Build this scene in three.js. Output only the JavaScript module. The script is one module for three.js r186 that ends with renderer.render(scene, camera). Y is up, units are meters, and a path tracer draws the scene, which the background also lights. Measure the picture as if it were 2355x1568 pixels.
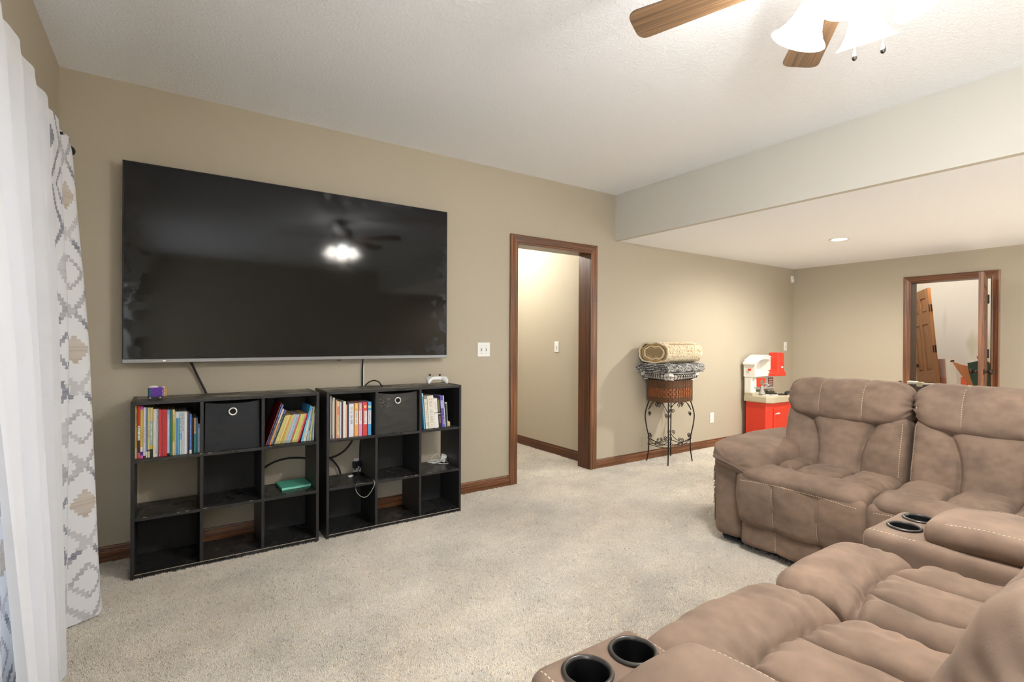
import * as THREE from 'three';
import { RoundedBoxGeometry } from 'three/addons/geometries/RoundedBoxGeometry.js';
import { mergeGeometries, mergeVertices } from 'three/addons/utils/BufferGeometryUtils.js';
import { Brush, Evaluator, SUBTRACTION } from 'three-bvh-csg';
import { ImprovedNoise } from 'three/addons/math/ImprovedNoise.js';

// ---------------------------------------------------------------- camera, sky, exposure
const scene = new THREE.Scene();
const camera = new THREE.PerspectiveCamera(68.04, 2355 / 1568, 0.02, 60);
{
  const yaw = 0.5968, pitch = -0.0029, roll = 0.0051;
  const F = new THREE.Vector3(Math.sin(yaw) * Math.cos(pitch), Math.sin(pitch), -Math.cos(yaw) * Math.cos(pitch));
  const R = new THREE.Vector3(Math.cos(yaw), 0, Math.sin(yaw)), U = new THREE.Vector3().crossVectors(R, F);
  const R2 = R.clone().multiplyScalar(Math.cos(roll)).addScaledVector(U, Math.sin(roll));
  const U2 = U.clone().multiplyScalar(Math.cos(roll)).addScaledVector(R, -Math.sin(roll));
  camera.quaternion.setFromRotationMatrix(new THREE.Matrix4().makeBasis(R2, U2, F.clone().negate()));
  camera.position.set(0, 1.22, 0);
}
const renderer = new THREE.WebGLRenderer({ antialias: true });
renderer.toneMapping = THREE.LinearToneMapping;
renderer.toneMappingExposure = 1.37;
renderer.shadowMap.enabled = true;
renderer.shadowMap.type = THREE.PCFSoftShadowMap;
scene.background = new THREE.Color().setRGB(0.86, 0.93, 1.0);        // overcast daylight beyond the patio door
scene.backgroundIntensity = 8.5;
const FAN_BULB = 1.75, FAN_GLOW = 0.44, DOWNLIGHT = 14.5, HALL_LIGHT = 5.6, CLOSET_LIGHT = 3.6;  // candela of the lamps in the room
const WARM = new THREE.Color().setRGB(1.0, 0.985, 0.96), WARMER = new THREE.Color().setRGB(1.0, 0.97, 0.89);

// ---------------------------------------------------------------- helpers
let rngState = 12345;
const seed = (s) => { rngState = s >>> 0; };
const rnd = () => { rngState = (rngState + 0x6d2b79f5) | 0; let t = Math.imul(rngState ^ (rngState >>> 15), 1 | rngState); t = (t + Math.imul(t ^ (t >>> 7), 61 | t)) ^ t; return ((t ^ (t >>> 14)) >>> 0) / 4294967296; };
const rr = (a, b) => a + (b - a) * rnd();
const perlin = new ImprovedNoise();
const noise3 = (x, y, z) => perlin.noise(x, y, z);
const clamp = (x, a = 0, b = 1) => Math.min(b, Math.max(a, x)), mix = (a, b, t) => a + (b - a) * t;
const smooth = (a, b, x) => { const t = clamp((x - a) / (b - a)); return t * t * (3 - 2 * t); };
const srgb = (r, g, b) => new THREE.Color().setRGB(r / 255, g / 255, b / 255, THREE.SRGBColorSpace);
const V = (x, y, z) => new THREE.Vector3(x, y, z);

// tileable value noise, period p cells over the unit square
function valueNoise(p, q, s) {
  seed(s); const grid = new Float32Array(p * q); for (let i = 0; i < p * q; i++) grid[i] = rnd();
  return (u, v) => {
    const x = u * p, y = v * q, x0 = Math.floor(x), y0 = Math.floor(y), fx = x - x0, fy = y - y0, sx = fx * fx * (3 - 2 * fx), sy = fy * fy * (3 - 2 * fy);
    const X0 = ((x0 % p) + p) % p, X1 = (X0 + 1) % p, Y0 = ((y0 % q) + q) % q, Y1 = (Y0 + 1) % q;
    return mix(mix(grid[Y0 * p + X0], grid[Y0 * p + X1], sx), mix(grid[Y1 * p + X0], grid[Y1 * p + X1], sx), sy);
  };
}
function fbm(p, q, oct, s, gain = 0.5) {
  const layers = []; for (let i = 0; i < oct; i++) layers.push(valueNoise(p << i, q << i, s + i * 17));
  let norm = 0; for (let i = 0; i < oct; i++) norm += gain ** i;
  return (u, v) => { let a = 0; for (let i = 0; i < oct; i++) a += layers[i](u, v) * gain ** i; return a / norm; };
}
function tex(w, h, fn, color = true) {
  const d = new Uint8Array(w * h * 4);
  for (let y = 0; y < h; y++) for (let x = 0; x < w; x++) {
    const c = fn((x + 0.5) / w, (y + 0.5) / h), i = (y * w + x) * 4;
    if (typeof c === 'number') d[i] = d[i + 1] = d[i + 2] = clamp(c) * 255; else { d[i] = clamp(c[0]) * 255; d[i + 1] = clamp(c[1]) * 255; d[i + 2] = clamp(c[2]) * 255; }
    d[i + 3] = 255;
  }
  const t = new THREE.DataTexture(d, w, h); t.wrapS = t.wrapT = THREE.RepeatWrapping; t.magFilter = THREE.LinearFilter; t.minFilter = THREE.LinearMipmapLinearFilter; t.generateMipmaps = true;
  if (color) t.colorSpace = THREE.SRGBColorSpace;
  t.needsUpdate = true; return t;
}
const rep = (t, u, v) => { const c = t.clone(); c.repeat.set(1 / u, 1 / v); c.needsUpdate = true; return c; };   // one tile covers u by v metres
const std = (o) => new THREE.MeshStandardMaterial(o), phys = (o) => new THREE.MeshPhysicalMaterial(o);

// uv in metres from the dominant normal; the grain runs along axis `along` (0 x, 1 y, 2 z)
function metric(g, along = 0) {
  g = g.index ? g.toNonIndexed() : g; if (!g.attributes.normal) g.computeVertexNormals();
  const p = g.attributes.position, n = g.attributes.normal, uv = new Float32Array(p.count * 2);
  for (let i = 0; i < p.count; i += 3) {
    const a = [0, 0, 0]; for (let k = 0; k < 3; k++) { a[0] += n.getX(i + k); a[1] += n.getY(i + k); a[2] += n.getZ(i + k); }
    const m = a.map(Math.abs), ax = m[0] > m[1] && m[0] > m[2] ? 0 : m[1] > m[2] ? 1 : 2, rest = [0, 1, 2].filter((k) => k !== ax);
    let [u, v] = rest; if (v === along) [u, v] = [v, u];
    for (let k = 0; k < 3; k++) { const q = [p.getX(i + k), p.getY(i + k), p.getZ(i + k)]; uv[(i + k) * 2] = q[u]; uv[(i + k) * 2 + 1] = q[v] + q[ax] * 0.37; }
  }
  g.setAttribute('uv', new THREE.BufferAttribute(uv, 2)); return g;
}
const place = (g, x = 0, y = 0, z = 0, rx = 0, ry = 0, rz = 0) => { g.applyMatrix4(new THREE.Matrix4().compose(V(x, y, z), new THREE.Quaternion().setFromEuler(new THREE.Euler(rx, ry, rz, 'YXZ')), V(1, 1, 1))); return g; };
// box given by its lowest and highest corner, edges rounded by r
function box(x0, y0, z0, x1, y1, z1, r = 0.002, along = 0, seg = 1) {
  const w = x1 - x0, h = y1 - y0, d = z1 - z0, g = r > 0 ? new RoundedBoxGeometry(w, h, d, seg, Math.min(r, w / 2.01, h / 2.01, d / 2.01)) : new THREE.BoxGeometry(w, h, d);
  g.translate((x0 + x1) / 2, (y0 + y1) / 2, (z0 + z1) / 2); return metric(g, along);
}
const tube = (pts, r, n = 32, m = 8, closed = false) => new THREE.TubeGeometry(new THREE.CatmullRomCurve3(pts.map((p) => (p.isVector3 ? p : V(...p))), closed), n, r, m, closed);
const lathe = (pts, n = 32) => new THREE.LatheGeometry(pts.map(([x, y]) => new THREE.Vector2(x, y)), n);
const cyl = (r0, r1, h, n = 20) => new THREE.CylinderGeometry(r0, r1, h, n);
const ball = (r, n = 16, m = 12) => new THREE.SphereGeometry(r, n, m);
function merge(list) {
  if (!Array.isArray(list)) return list;
  const colored = list.some((g) => g.attributes.color);
  return mergeGeometries(list.map((g) => {
    g = g.index ? g.toNonIndexed() : g; if (!g.attributes.normal) g.computeVertexNormals();
    if (!g.attributes.uv) g.setAttribute('uv', new THREE.BufferAttribute(new Float32Array(g.attributes.position.count * 2), 2));
    for (const k of Object.keys(g.attributes)) if (!['position', 'normal', 'uv', ...(colored ? ['color'] : [])].includes(k)) g.deleteAttribute(k);
    return g;
  }));
}
function extrude(pts, depth, bevel = 0, seg = 2, holes = [], curve = 12) {
  const s = !Array.isArray(pts) ? pts : new THREE.Shape(pts.map(([x, y]) => new THREE.Vector2(x, y))); for (const h of holes) s.holes.push(h);
  return new THREE.ExtrudeGeometry(s, { depth, bevelEnabled: bevel > 0, bevelSize: bevel, bevelThickness: bevel, bevelOffset: -bevel, bevelSegments: seg, curveSegments: curve });
}
function roundRect(x0, y0, x1, y1, r) {
  const s = new THREE.Shape(); s.moveTo(x0 + r, y0); s.lineTo(x1 - r, y0); s.quadraticCurveTo(x1, y0, x1, y0 + r); s.lineTo(x1, y1 - r); s.quadraticCurveTo(x1, y1, x1 - r, y1);
  s.lineTo(x0 + r, y1); s.quadraticCurveTo(x0, y1, x0, y1 - r); s.lineTo(x0, y0 + r); s.quadraticCurveTo(x0, y0, x0 + r, y0); return s;
}
// ---- naming
const taken = new Map();
function numbered(name) { const n = taken.get(name) ?? 0; taken.set(name, n + 1); return n ? name + '_' + String(n).padStart(3, '0') : name; }
function tag(o, label, category, group) { o.userData.label = label; o.userData.category = category; if (group) o.userData.group = group; return o; }
function thing(name, label, category, pos = [0, 0, 0], ry = 0, group) { const o = new THREE.Group(); o.name = numbered(name); o.position.set(...pos); o.rotation.y = ry; scene.add(o); return tag(o, label, category, group); }
function part(name, geo, mat, parent, label) { const m = new THREE.Mesh(merge(geo), mat); m.name = name; if (label) m.userData.label = label; parent.add(m); return m; }
function single(name, geo, mat, label, category, group) { const m = new THREE.Mesh(merge(geo), mat); m.name = numbered(name); scene.add(m); return tag(m, label, category, group); }
function struct(name, geo, mat, parent) { const m = new THREE.Mesh(merge(geo), mat); m.name = parent ? name : numbered(name); if (parent) parent.add(m); else { scene.add(m); m.userData.kind = 'structure'; } return m; }
function structGroup(name, pos = [0, 0, 0], ry = 0) { const o = new THREE.Group(); o.name = numbered(name); o.position.set(...pos); o.rotation.y = ry; o.userData.kind = 'structure'; scene.add(o); return o; }
// ---------------------------------------------------------------- materials
const nFine = fbm(64, 64, 3, 3), nMid = fbm(8, 8, 5, 11), nCoarse = fbm(3, 3, 4, 29);
const wallBump = tex(512, 512, (u, v) => 0.5 + 0.5 * (nFine(u, v) - 0.5) + 0.4 * (nMid(u, v) - 0.5), false);
const knock = fbm(26, 26, 3, 57, 0.55);
const ceilBump = tex(1024, 1024, (u, v) => smooth(0.42, 0.66, knock(u, v)) * 0.8 + 0.2 * nFine(u, v), false);
const M = {};
M.wall = std({ color: srgb(181, 170, 150), roughness: 0.72, bumpMap: rep(wallBump, 0.5, 0.5), bumpScale: 0.0012 });
M.ceiling = std({ color: srgb(246, 248, 252), roughness: 0.8, bumpMap: rep(ceilBump, 0.24, 0.24), bumpScale: 0.0011 });
M.soffit = std({ color: srgb(200, 195, 184), roughness: 0.75, bumpMap: rep(wallBump, 0.5, 0.5), bumpScale: 0.0012 });
// carpet: short twisted pile, mottled beige
const cA = valueNoise(256, 256, 71), cB = fbm(40, 40, 3, 73), cC = fbm(4, 4, 4, 79);
const carpetTex = tex(1024, 1024, (u, v) => { const k = 0.9 + 0.14 * (cA(u, v) - 0.5) + 0.12 * (cB(u, v) - 0.5) + 0.1 * (cC(u, v) - 0.5), w = 0.03 * (cC(v, u) - 0.5); return [k * 1.0 + w, k * 0.955, k * 0.885 - w]; });
const carpetBump = tex(1024, 1024, (u, v) => 0.6 * cA(u, v) + 0.4 * cB(u, v), false);
M.carpet = std({ color: srgb(248, 243, 236), roughness: 1, map: rep(carpetTex, 1.1, 1.1), bumpMap: rep(carpetBump, 1.1, 1.1), bumpScale: 0.006, vertexColors: true });
// oak: long rays and cathedral streaks
const oA = fbm(2, 48, 4, 91), oB = fbm(4, 160, 2, 97), oC = fbm(3, 6, 3, 101);
const oakTex = tex(1024, 512, (u, v) => {
  const warp = 0.06 * (oC(u, v) - 0.5), g = oA(u, v + warp), f = oB(u, v + warp), t = clamp(0.1 + 1.9 * (g - 0.34)), dark = smooth(0.54, 0.72, f) * 0.7;
  const a = [0.56, 0.355, 0.20], b = [0.32, 0.18, 0.095]; return [0, 1, 2].map((i) => mix(a[i], b[i], t) * (1 - dark * 0.55));
});
const oakBump = tex(512, 256, (u, v) => 1 - smooth(0.55, 0.72, oB(u, v)), false);
M.oak = phys({ color: 0xffffff, map: rep(oakTex, 1.3, 0.32), bumpMap: rep(oakBump, 1.3, 0.32), bumpScale: 0.0006, roughness: 0.42, clearcoat: 0.35, clearcoatRoughness: 0.28 });
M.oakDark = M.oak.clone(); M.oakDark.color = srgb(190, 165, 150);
M.oakLight = M.oak.clone(); M.oakLight.color = srgb(222, 206, 192); M.oakLight.map = rep(tex(512, 256, (u, v) => { const k = 0.86 + 0.22 * (oA(u, v) - 0.5); return [k * 0.78, k * 0.56, k * 0.34]; }), 1.2, 0.3);
M.blade = M.oak.clone(); M.blade.color = srgb(255, 250, 240); M.blade.map = rep(tex(512, 256, (u, v) => { const k = 0.7 + 0.45 * (oA(u, v) - 0.5) - 0.12 * smooth(0.55, 0.75, oB(u, v)); return [k * 0.66, k * 0.52, k * 0.39]; }), 0.9, 0.22); M.blade.roughness = 0.45;
// black wood-effect laminate
const lam = tex(512, 256, (u, v) => { const k = 0.165 + 0.06 * (oA(u, v) - 0.5) + 0.03 * (oB(u, v) - 0.5); return [k, k * 0.99, k * 0.98]; });
M.black = std({ color: 0xffffff, map: rep(lam, 0.8, 0.25), roughness: 0.42, bumpMap: rep(oakBump, 0.8, 0.25), bumpScale: 0.0002 });
const dust = fbm(5, 5, 5, 131);
M.blackTop = M.black.clone(); M.blackTop.roughness = 1; M.blackTop.roughnessMap = rep(tex(512, 512, (u, v) => { const k = 0.26 + 0.3 * smooth(0.3, 0.8, dust(u, v)); return [k, k, k]; }, false), 0.6, 0.6);
M.blackBack = std({ color: srgb(30, 30, 29), roughness: 0.62, bumpMap: rep(oakBump, 0.8, 0.25), bumpScale: 0.0002 });
M.chip = std({ color: srgb(170, 160, 142), roughness: 0.9 });
M.binCloth = std({ color: srgb(44, 45, 48), roughness: 0.85, bumpMap: rep(wallBump, 0.06, 0.06), bumpScale: 0.0012 });
M.chrome = std({ color: srgb(225, 225, 222), metalness: 1, roughness: 0.22 });
M.nickel = std({ color: srgb(96, 93, 90), metalness: 1, roughness: 0.3 });
M.bronze = std({ color: srgb(58, 46, 40), metalness: 0.8, roughness: 0.45 });
M.iron = std({ color: srgb(46, 41, 38), metalness: 0.6, roughness: 0.55 });
M.blackPlastic = std({ color: srgb(22, 22, 23), roughness: 0.42 });
M.cable = std({ color: srgb(20, 20, 21), roughness: 0.5 });
M.whitePlastic = std({ color: srgb(236, 235, 230), roughness: 0.4 });
M.whiteCable = std({ color: srgb(226, 224, 218), roughness: 0.5 });
M.hole = std({ color: srgb(15, 15, 15), roughness: 0.9 });
M.navyPlastic = std({ color: srgb(40, 44, 52), roughness: 0.5 });
// sofa: brushed microfibre suede, blotched by vertex colours
const sA = fbm(90, 90, 2, 151);
M.suede = phys({ color: 0xffffff, vertexColors: true, roughness: 0.92, bumpMap: rep(tex(512, 512, (u, v) => sA(u, v), false), 0.1, 0.1), bumpScale: 0.00022, sheen: 0.5, sheenRoughness: 0.6, sheenColor: srgb(215, 195, 175) });
M.stitch = std({ color: srgb(208, 190, 164), roughness: 0.8 });
M.piping = std({ color: srgb(112, 92, 82), roughness: 0.9 });
M.cup = std({ color: srgb(17, 17, 18), roughness: 0.4 });
M.cupRim = std({ color: srgb(72, 68, 64), roughness: 0.32, metalness: 0.4 });
M.liner = std({ color: srgb(70, 76, 88), roughness: 1 });
M.wicker = std({ color: srgb(150, 86, 44), roughness: 0.55 });
M.wickerDark = std({ color: srgb(104, 70, 44), roughness: 0.6 });
M.linen = std({ color: srgb(232, 229, 222), roughness: 0.95 });
M.yarnCream = std({ color: srgb(226, 213, 186), roughness: 1 });
M.yarnTan = std({ color: srgb(190, 154, 96), roughness: 1 });
M.yarnGray = std({ color: srgb(196, 194, 188), roughness: 1 });
M.yarnDark = std({ color: srgb(96, 95, 96), roughness: 1 });
M.yarnShade = std({ color: srgb(150, 128, 98), roughness: 1 });
M.toyRed = std({ color: srgb(214, 58, 36), roughness: 0.42 });
M.toyWhite = std({ color: srgb(232, 229, 220), roughness: 0.45 });
M.toyTan = std({ color: srgb(188, 177, 152), roughness: 0.5 });
M.toyGray = std({ color: srgb(160, 158, 150), roughness: 0.45 });
M.closetWall = std({ color: 0xffffff, roughness: 0.95, map: rep(tex(512, 512, (u, v) => { const s = 0.1 * nMid(u, v), st = smooth(0.52, 0.8, fbmStain(u, v)) * 0.3, k = 0.86 - st * 0.6; return [k, k * (0.97 - s * 0.05), k * (0.93 - st * 0.45)]; }), 2.4, 2.6) });
function fbmStain(u, v) { return fbmStain.n ? fbmStain.n(u, v) : (fbmStain.n = fbm(2, 9, 4, 177))(u, v); }
// ---------------------------------------------------------------- the room
const ZW = -3.503, XL = -0.4745, H = 2.627, XS = 3.588, SB = 2.1845, XF = 6.967, ZB = 3.4, T = 0.15;
// floor with slow tone changes where the pile was brushed or walked on
{
  const g = new THREE.PlaneGeometry(9.8, 10.4, 196, 208); g.rotateX(-Math.PI / 2); g.translate(4.2, 0, -1.7);
  const p = g.attributes.position, c = new Float32Array(p.count * 3), uv = g.attributes.uv;
  for (let i = 0; i < p.count; i++) {
    const x = p.getX(i), z = p.getZ(i), k = 0.93 + 0.09 * noise3(x * 1.3, 3.1, z * 1.7) + 0.07 * noise3(x * 4.1 + z * 1.5, 7.7, z * 5.3) + 0.06 * noise3(x * 11, 1.7, z * 13), w = 0.02 * noise3(x * 2.1, 9.2, z * 2.3);
    c[i * 3] = clamp(k + w, 0, 1.1); c[i * 3 + 1] = clamp(k, 0, 1.1); c[i * 3 + 2] = clamp(k - w, 0, 1.1); uv.setXY(i, x, -z);
  }
  g.setAttribute('color', new THREE.BufferAttribute(c, 3));
  const fl = struct('floor', g, M.carpet); fl.userData.label = 'mottled beige cut-pile carpet';
  struct('subfloor', box(-0.7, -0.2, -6.95, 9.2, -0.006, 3.55, 0), std({ color: srgb(120, 115, 108), roughness: 1 }), fl);
}
const DX0 = 2.413, DX1 = 3.281, DH = 2.044;                               // rough opening of the doorway in the wall with the television
struct('wall_back', [box(XL - T, 0, ZW - T, DX0, H + 0.1, ZW, 0), box(DX1, 0, ZW - T, XF + T, H + 0.1, ZW, 0), box(DX0, DH, ZW - T, DX1, H + 0.1, ZW, 0)], M.wall);
const WZ0 = -2.55, WZ1 = -0.7, WY1 = 2.0, W2 = [0.3, 3.1, 0.1, 2.1], W3 = [5.3, 6.8, 0.6, 2.05];  // patio door, and two windows behind the camera
                                // patio door opening behind the curtains
struct('wall_left', [box(XL - T, 0, ZW, XL, H + 0.1, WZ0, 0), box(XL - T, 0, WZ1, XL, H + 0.1, W2[0], 0), box(XL - T, 0, W2[1], XL, H + 0.1, ZB, 0), box(XL - T, 0, W2[0], XL, W2[2], W2[1], 0), box(XL - T, W2[3], W2[0], XL, H + 0.1, W2[1], 0), box(XL - T, WY1, WZ0, XL, H + 0.1, WZ1, 0)], M.wall);
const FZ0 = -2.196 - 0.016, FZ1 = -1.524 + 0.016, FH = 1.884 + 0.016;
struct('wall_right', [box(XF, 0, ZW, XF + T, H + 0.1, FZ0, 0), box(XF, 0, FZ1, XF + T, H + 0.1, ZB, 0), box(XF, FH, FZ0, XF + T, H + 0.1, FZ1, 0)], M.wall);
struct('wall_front', [box(XL - T, 0, ZB, W3[0], H + 0.1, ZB + T, 0), box(W3[1], 0, ZB, XF + T, H + 0.1, ZB + T, 0), box(W3[0], 0, ZB, W3[1], W3[2], ZB + T, 0), box(W3[0], W3[3], ZB, W3[1], H + 0.1, ZB + T, 0)], M.wall);
struct('ceiling', box(XL - T, H, ZW - T, XS + 0.02, H + 0.15, ZB + T, 0), M.ceiling);
struct('soffit_face', box(XS, SB, ZW, XS + 0.05, H + 0.15, ZB, 0), M.soffit);
struct('ceiling_low', box(XS + 0.05, SB, ZW, XF, SB + 0.12, ZB, 0), M.ceiling);
// hallway beyond the doorway, store room beyond the far door
struct('wall_hall', [box(3.41, 0, -6.9, 3.56, 2.5, ZW - T, 0), box(1.75, 0, -6.9, 1.9, 2.5, ZW - T, 0), box(1.75, 0, -6.95, 3.56, 2.5, -6.8, 0)], M.wall);
struct('ceiling_hall', box(1.75, 2.44, -6.95, 3.56, 2.56, ZW - T, 0), M.ceiling);
struct('wall_store', [box(8.85, 0, -3.6, 9.0, 2.6, -0.4, 0), box(XF + T, 0, -3.6, 9.0, 2.6, -3.45, 0), box(XF + T, 0, -0.55, 9.0, 2.6, -0.4, 0)], M.closetWall);
struct('ceiling_store', box(XF + T, 2.5, -3.6, 9.0, 2.62, -0.4, 0), M.ceiling);

// ---- oak trim. A casing profile is swept, ends cut to 45 degrees
function casing(len, width, end0, end1) {                                   // along +y from 0 to len, inner edge at x = 0, face towards +z
  const k = width / 0.078, P = [[0, 0], [0, 0.011], [0.004, 0.0135], [0.012, 0.0145], [0.018, 0.0125], [0.024, 0.013], [0.042, 0.0165], [0.06, 0.019], [0.068, 0.0195], [0.074, 0.0185], [0.078, 0.015], [0.078, 0]].map(([a, b]) => [a * k, b]);
  const g = extrude(P, len, 0); g.rotateX(-Math.PI / 2); g.scale(1, 1, -1);   // shape y -> +z, depth -> +y
  const p = g.attributes.position; for (let i = 0; i < p.count; i++) { const top = p.getY(i) > len / 2; p.setY(i, p.getY(i) + (top ? end1 : -end0) * p.getX(i)); }
  const idx = []; for (let i = 0; i < p.count; i += 3) idx.push(i, i + 2, i + 1); g.setIndex(idx); const h = g.toNonIndexed(); h.computeVertexNormals(); return metric(h, 1);
}
function baseboard(len, h = 0.088) {                                        // along +x, face towards +z
  const k = h / 0.088, P = [[0, 0], [0.014, 0], [0.014, 0.058], [0.0125, 0.061], [0.0125, 0.064], [0.0145, 0.067], [0.0135, 0.071], [0.009, 0.0745], [0.0085, 0.08], [0.006, 0.086], [0, 0.088]].map(([a, b]) => [a, b * k]);
  const g = extrude(P, len, 0); g.rotateY(Math.PI / 2); g.scale(-1, 1, 1); const p = g.attributes.position; // shape x -> -z after turn
  const idx = []; for (let i = 0; i < p.count; i += 3) idx.push(i, i + 2, i + 1); g.setIndex(idx); const q = g.toNonIndexed(); q.scale(-1, 1, -1); q.computeVertexNormals();
  q.computeBoundingBox(); q.translate(-q.boundingBox.min.x, 0, -q.boundingBox.min.z); return metric(q, 0);
}
function doorFrame(name, w, h, cw, depth, pos, ry, mat = M.oak) {           // opening centred on x = 0, wall face at z = 0, wall runs back to -depth
  const d = structGroup(name, pos, ry);
  const left = casing(h, cw, 0, 1); left.scale(-1, 1, 1); { const p = left; const ix = []; for (let i = 0; i < p.attributes.position.count; i += 3) ix.push(i, i + 2, i + 1); p.setIndex(ix); }
  const L = left.toNonIndexed(); L.computeVertexNormals(); L.translate(-w / 2, 0, 0); struct('casing', L, mat, d);
  struct('casing', casing(h, cw, 0, 1).translate(w / 2, 0, 0), mat, d);
  const head = casing(w, cw, 1, 1); head.rotateZ(Math.PI / 2); head.translate(w / 2, h, 0); struct('casing_head', metric(head, 0), mat, d);
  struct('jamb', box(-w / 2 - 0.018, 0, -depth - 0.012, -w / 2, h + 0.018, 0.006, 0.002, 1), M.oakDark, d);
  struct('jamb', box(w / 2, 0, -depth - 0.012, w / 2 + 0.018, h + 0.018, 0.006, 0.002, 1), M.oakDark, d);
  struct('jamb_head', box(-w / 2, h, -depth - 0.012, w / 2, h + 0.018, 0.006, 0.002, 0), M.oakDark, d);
  return d;
}
doorFrame('door_1', 0.832, 2.026, 0.078, T, [2.847, 0, ZW], 0);
struct('baseboard_back', [baseboard(2.3527 - XL).translate(XL, 0, ZW), baseboard(XF - 3.341).translate(3.341, 0, ZW)], M.oak);
struct('baseboard_right', [place(baseboard(-2.27 - ZW), XF, 0, ZW, 0, -Math.PI / 2, 0), place(baseboard(ZB + 1.45), XF, 0, -1.45, 0, -Math.PI / 2, 0)], M.oak);
struct('baseboard_left', place(baseboard(0.9), XL, 0, -2.6, 0, Math.PI / 2, 0), M.oak);
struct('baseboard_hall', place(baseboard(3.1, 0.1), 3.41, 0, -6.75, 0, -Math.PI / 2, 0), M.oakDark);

// ---- patio door behind the curtains
{
  const w = structGroup('window_1', [XL - 0.07, 0, 0]);
  const fw = std({ color: srgb(232, 232, 228), roughness: 0.4 });
  const zm = (WZ0 + WZ1) / 2;
  struct('window_frame', [box(-0.05, 0, WZ0, 0.05, WY1, WZ0 + 0.05), box(-0.05, 0, WZ1 - 0.05, 0.05, WY1, WZ1), box(-0.05, WY1 - 0.05, WZ0 + 0.05, 0.05, WY1, WZ1 - 0.05), box(-0.05, 0, WZ0 + 0.05, 0.05, 0.05, WZ1 - 0.05)], fw, w);
  for (const [a, b, x] of [[WZ0 + 0.05, zm + 0.03, -0.02], [zm - 0.03, WZ1 - 0.05, 0.02]]) {
    const s = struct('sash', [box(x - 0.018, 0.05, a, x + 0.018, WY1 - 0.05, a + 0.06), box(x - 0.018, 0.05, b - 0.06, x + 0.018, WY1 - 0.05, b), box(x - 0.018, WY1 - 0.11, a + 0.06, x + 0.018, WY1 - 0.05, b - 0.06), box(x - 0.018, 0.05, a + 0.06, x + 0.018, 0.13, b - 0.06)], fw, w);
    struct('pane', box(x - 0.003, 0.13, a + 0.06, x + 0.003, WY1 - 0.11, b - 0.06, 0), phys({ color: 0xffffff, transmission: 1, thickness: 0, roughness: 0, ior: 1.5 }), s);
  }
}
// two plain windows behind the camera
for (const [name, pos, ry, w, y0, y1] of [['window_2', [XL - 0.07, 0, (W2[0] + W2[1]) / 2], Math.PI / 2, W2[1] - W2[0], W2[2], W2[3]], ['window_3', [(W3[0] + W3[1]) / 2, 0, ZB + 0.07], Math.PI, W3[1] - W3[0], W3[2], W3[3]]]) {
  const g = structGroup(name, pos, ry), fw = std({ color: srgb(232, 232, 228), roughness: 0.4 }), h = w / 2;
  struct('window_frame', [box(-h, y0, -0.05, -h + 0.05, y1, 0.05), box(h - 0.05, y0, -0.05, h, y1, 0.05), box(-h + 0.05, y0, -0.05, h - 0.05, y0 + 0.05, 0.05), box(-h + 0.05, y1 - 0.05, -0.05, h - 0.05, y1, 0.05), box(-0.03, y0 + 0.05, -0.03, 0.03, y1 - 0.05, 0.03)], fw, g);
  for (const s of [-1, 1]) struct('pane', box(s > 0 ? 0.03 : -h + 0.05, y0 + 0.05, -0.003, s > 0 ? h - 0.05 : -0.03, y1 - 0.05, 0.003, 0), phys({ color: 0xffffff, transmission: 1, thickness: 0, roughness: 0, ior: 1.5 }), g);
}
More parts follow.
